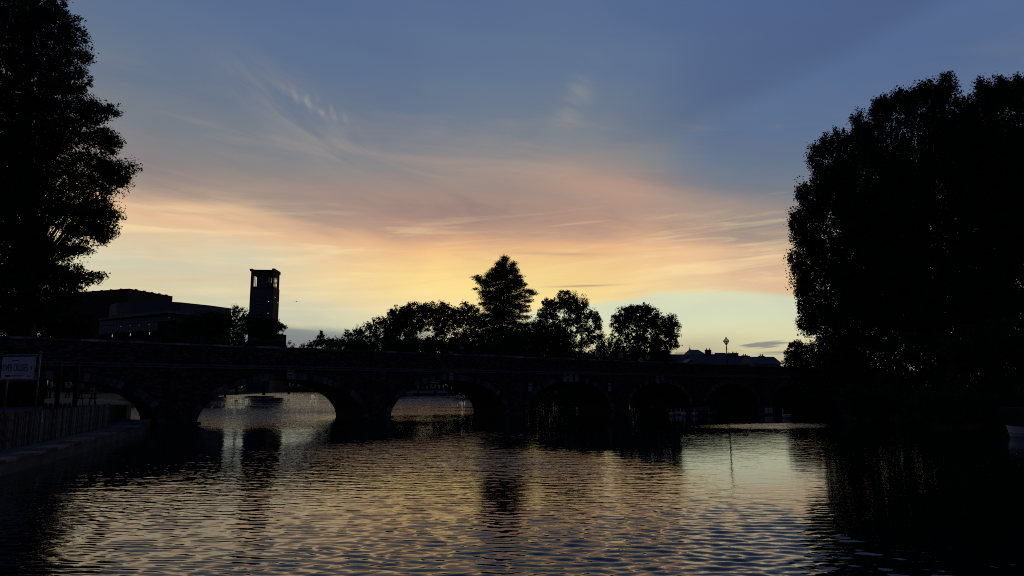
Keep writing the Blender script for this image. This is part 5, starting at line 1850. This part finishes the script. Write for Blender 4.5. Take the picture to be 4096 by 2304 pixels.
def build_fence():
    a, b = on_z(-140, 1838, 0.36), on_z(436, 1706, 0.36)
    f = empty('picket_fence', 'weathered paling fence of upright pales along the left quay', 'fence', a)
    d = b - a
    L = d.length
    dn = d.normalized()
    n = int(L / 0.098)
    shared = []
    for k in range(4):
        m = MB()
        w, h_ = 0.046 + 0.005 * k, 1.16 + random.uniform(-0.05, 0.05)
        m.add([(-w / 2, 0, 0.02), (w / 2, 0, 0.02), (w / 2, 0, h_ - 0.06), (0, 0, h_), (-w / 2, 0, h_ - 0.06), (-w / 2, 0.02, 0.02), (w / 2, 0.02, 0.02), (w / 2, 0.02, h_ - 0.06), (0, 0.02, h_), (-w / 2, 0.02, h_ - 0.06)],
              [(0, 1, 2, 3, 4), (9, 8, 7, 6, 5), (0, 5, 6, 1), (1, 6, 7, 2), (2, 7, 8, 3), (3, 8, 9, 4), (4, 9, 5, 0)])
        me = m.mesh('pale')
        me.materials.append(M_WOOD)
        shared.append(me)
    yaw = math.atan2(dn.y, dn.x)
    for i in range(n):
        o = bpy.data.objects.new('pale', random.choice(shared))
        C.objects.link(o)
        o.parent = f
        o.location = dn * (L * i / n) + Vector((0, 0, random.uniform(-0.03, 0.03)))
        o.rotation_euler = (0, random.uniform(-0.025, 0.025), yaw)
    nn = Vector((-dn.y, dn.x, 0)) * 0.045
    for z in (0.25, 0.95):
        MB().bar(nn + Vector((0, 0, z)), d + nn + Vector((0, 0, z)), 0.03, 0.06).build('rail', M_DWOOD, f)
    for i in range(8):
        p = d * (i / 7) + nn * 2.0
        MB().tube([p, p + Vector((0, 0, 1.15))], [0.05, 0.045], 7).build('fence_post', M_DWOOD, f)
    # little notice tied to the fence
    q = on_z(163, 1760, 0.36)
    t = min(1, max(0, (q - a).dot(dn) / L))
    best = min(((abs(CX + F * (a + d * s).x / ((a + d * s).y * math.cos(PITCH) + (1.0 - CAMH) * math.sin(PITCH)) - 163), s) for s in np.linspace(0, 1, 400)))[1]
    pt = a + d * best - Vector((-dn.y, dn.x, 0)) * 0.02
    o = empty('fence_notice', 'narrow pale notice fixed to the paling fence below the big white board', 'notice', (pt.x, pt.y, 0.36), yaw)
    zt, zb = zat(1659, pt.y) - 0.36, zat(1687, pt.y) - 0.36
    MB().box((-0.045, -0.012, zb), (0.045, -0.002, zt)).build('panel', M_BOARD, o)
    for s in (0.2, 0.55, 0.8):
        MB().box((-0.02, -0.016, zb + (zt - zb) * s - 0.02), (0.02, -0.0125, zb + (zt - zb) * s + 0.02)).build('print_mark', M_LOUVRE, o)


build_fence()


def post(px, py_top, D, r, label):
    x = P(px, (HY + py_top) / 2, D).x
    o = empty('timber_post', label, 'post', (x, D, GZ), 0, 'posts in the yard')
    H = zat(py_top, D) - GZ
    MB().tube([(0, 0, 0), (0, 0, H)], [r, r * 0.95], 8).build('shaft', M_DWOOD, o, True)
    MB().lathe([(r * 1.15, H - 0.04), (r * 1.2, H), (0.0, H + 0.05)], 8).build('cap', M_DWOOD, o)


post(237, 1450, 33, 0.10, 'dark timber post between the two green shirted people')
post(308, 1450, 33, 0.10, 'dark timber post beside the person in tan')
for i, px in enumerate((190, 209, 247, 266, 284)):
    D = 34.5
    x = P(px, HY, D).x
    o = empty('bollard', ['short round topped bollard, leftmost behind the paling fence', 'short round topped bollard, second behind the paling fence', 'short round topped bollard right of the left timber post', 'short round topped bollard midway between the timber posts', 'short round topped bollard just left of the right timber post'][i], 'bollard', (x, D, GZ), 0, 'bollards behind the fence')
    H = zat(1612, D) - GZ
    H = max(H, 0.35)
    MB().lathe([(0.0, 0), (0.085, 0), (0.085, H * 0.75), (0.06, H * 0.95), (0.0, H)], 12).build('shaft', M_DWOOD, o, True)


def folding_table(px0, px1, py_top, D, label, dz=0.0):
    a, b = P(px0, py_top, D), P(px1, py_top, D)
    o = empty('folding_table', label, 'table', ((a.x + b.x) / 2, D, GZ + 0.03), 0.1, 'folding tables in the yard')
    w = (b.x - a.x) / 2
    H = max(0.6, a.z - GZ - 0.03)
    MB().box((-w * 1.05, -0.3, H), (w * 1.05, 0.3, H + 0.03)).build('table_top', M_METAL, o)
    for y in (-0.26, 0.26):
        m = MB()
        m.bar((-w, y, 0), (w, y, H), 0.03)
        m.bar((w, y + 0.031, 0), (-w, y + 0.031, H), 0.03)
        m.build('cross_leg', M_METAL, o)


folding_table(90, 132, 1554, 52, 'pale cross legged folding table under the white board')
# wire rack on a post
D = 47
p = P(382, 1562, D)
o = empty('wire_rack', 'square wire rack with crossed bars on a dark post right of the people', 'rack', (p.x, D, GZ))
zc = p.z - GZ
w, hh = 0.32, 0.2
m = MB()
for (x0, z0, x1, z1) in ((-w, -hh, w, -hh), (-w, hh, w, hh), (-w, -hh, -w, hh), (w, -hh, w, hh), (-w, -hh, w, hh), (-w, hh, w, -hh)):
    m.bar((x0, -0.06, zc + z0), (x1, -0.06, zc + z1), 0.02)
m.build('wire_frame', M_METAL, o)
MB().tube([(0, 0, 0), (0, 0, zc + hh)], [0.05, 0.05], 8).build('post', M_DWOOD, o)
# picnic table
D = 44
p = P(345, 1600, D)
o = empty('picnic_table', 'dark picnic table with pale worn edges below the wire rack', 'table', (p.x, D, GZ + 0.03), 0.25)
MB().box((-0.42, -0.35, 0.68), (0.42, 0.35, 0.73)).build('table_top', M_WOOD, o)
for y in (-0.72, 0.55):
    MB().box((-0.42, y, 0.42), (0.42, y + 0.18, 0.46)).build('bench', M_WOOD, o)
for x in (-0.36, 0.36):
    m = MB()
    m.bar((x, -0.65, 0), (x, -0.2, 0.70), 0.06)
    m.bar((x, 0.65, 0), (x, 0.2, 0.70), 0.06)
    m.bar((x, -0.68, 0.40), (x, 0.68, 0.40), 0.05)
    m.build('leg_frame', M_DWOOD, o)
# ticket kiosk behind the white board
D = 40
a, b = P(-150, HY, D), P(80, HY, D)
o = empty('ticket_kiosk', 'dark timber kiosk with small windows below and behind the white board', 'kiosk', ((a.x + b.x) / 2, D, GZ + 0.03))
w = (b.x - a.x) / 2
zt = zat(1518, D) - GZ
MB().box((-w, 0, 0), (w, 2.2, zt)).build('wall', M_DWOOD, o)
MB().hexa([(-w - 0.2, -0.3, zt), (w + 0.2, -0.3, zt), (w + 0.2, 2.4, zt), (-w - 0.2, 2.4, zt), (-w - 0.2, -0.3, zt + 0.1), (w + 0.2, -0.3, zt + 0.1), (w + 0.2, 2.4, zt + 0.3), (-w - 0.2, 2.4, zt + 0.3)]).build('roof', M_SLATE, o)
for px in (28, 50, 61):
    x = P(px, HY, D).x - o.location.x
    f_ = MB().box((x - 0.10, -0.03, zat(1555, D) - GZ), (x + 0.10, -0.002, zat(1538, D) - GZ)).build('window', M_METAL, o)
    MB().box((x - 0.075, -0.05, zat(1553, D) - GZ), (x + 0.075, -0.032, zat(1540, D) - GZ)).build('pane', M_PANE, f_)
for px in (14, 40, 72):
    x = P(px, HY, D).x - o.location.x
    MB().box((x - 0.06, -0.6, 0), (x + 0.06, -0.48, zt)).build('porch_post', M_DWOOD, o)
# strip lights in the gloom behind the arch
for i, (x0, x1, py) in enumerate(((122, 146, 1524.5), (164, 177, 1518.5))):
    D = 56
    a, b = P(x0, py, D), P(x1, py, D)
    o = empty('strip_light', ['lit strip light under the bridge left of the pale sign post', 'short lit strip light right of the pale sign post'][i], 'light', a, 0, 'strip lights under the arch')
    MB().bar((0, 0, 0), b - a, 0.06).build('tube', emit_dim2 if 'emit_dim2' in globals() else emit('strip_tube', (0.95, 0.97, 1.0), 0.30), o)
    MB().bar((0, 0.05, 0.06), b - a + Vector((0, 0.05, 0.06)), 0.09, 0.05).build('fitting', M_METAL, o)
    MB().bar((0.05, 0.05, 0.08), (0.05, 0.05, 0.6), 0.02).build('hanger', M_METAL, o)

# gull high over the far trees
D = 120
p = P(1186, 1206, D)
o = empty('gull', 'small gull gliding in the sky right of the tower', 'bird', p)
V = [(-0.18, 0, 0), (0, 0, 0.02), (0.2, 0, 0)]
MB().tube([(0.05, -0.22, 0), (0, 0, 0), (0, 0.2, 0)], [0.02, 0.07, 0.02], 8).build('body', M_LOUVRE, o, True)
for sx in (-1, 1):
    MB().add([(0, -0.08, 0.02), (sx * 0.25, -0.12, 0.10), (sx * 0.55, 0.02, 0.0), (sx * 0.24, 0.08, 0.10), (0, 0.1, 0.02),
              (0, -0.08, 0.0), (sx * 0.25, -0.12, 0.085), (sx * 0.55, 0.02, -0.01), (sx * 0.24, 0.08, 0.085), (0, 0.1, 0.0)],
             [(0, 1, 3, 4), (1, 2, 3), (5, 9, 8, 6), (6, 8, 7), (0, 5, 6, 1), (1, 6, 7, 2), (2, 7, 8, 3), (3, 8, 9, 4)]).build('wing', M_LOUVRE, o)
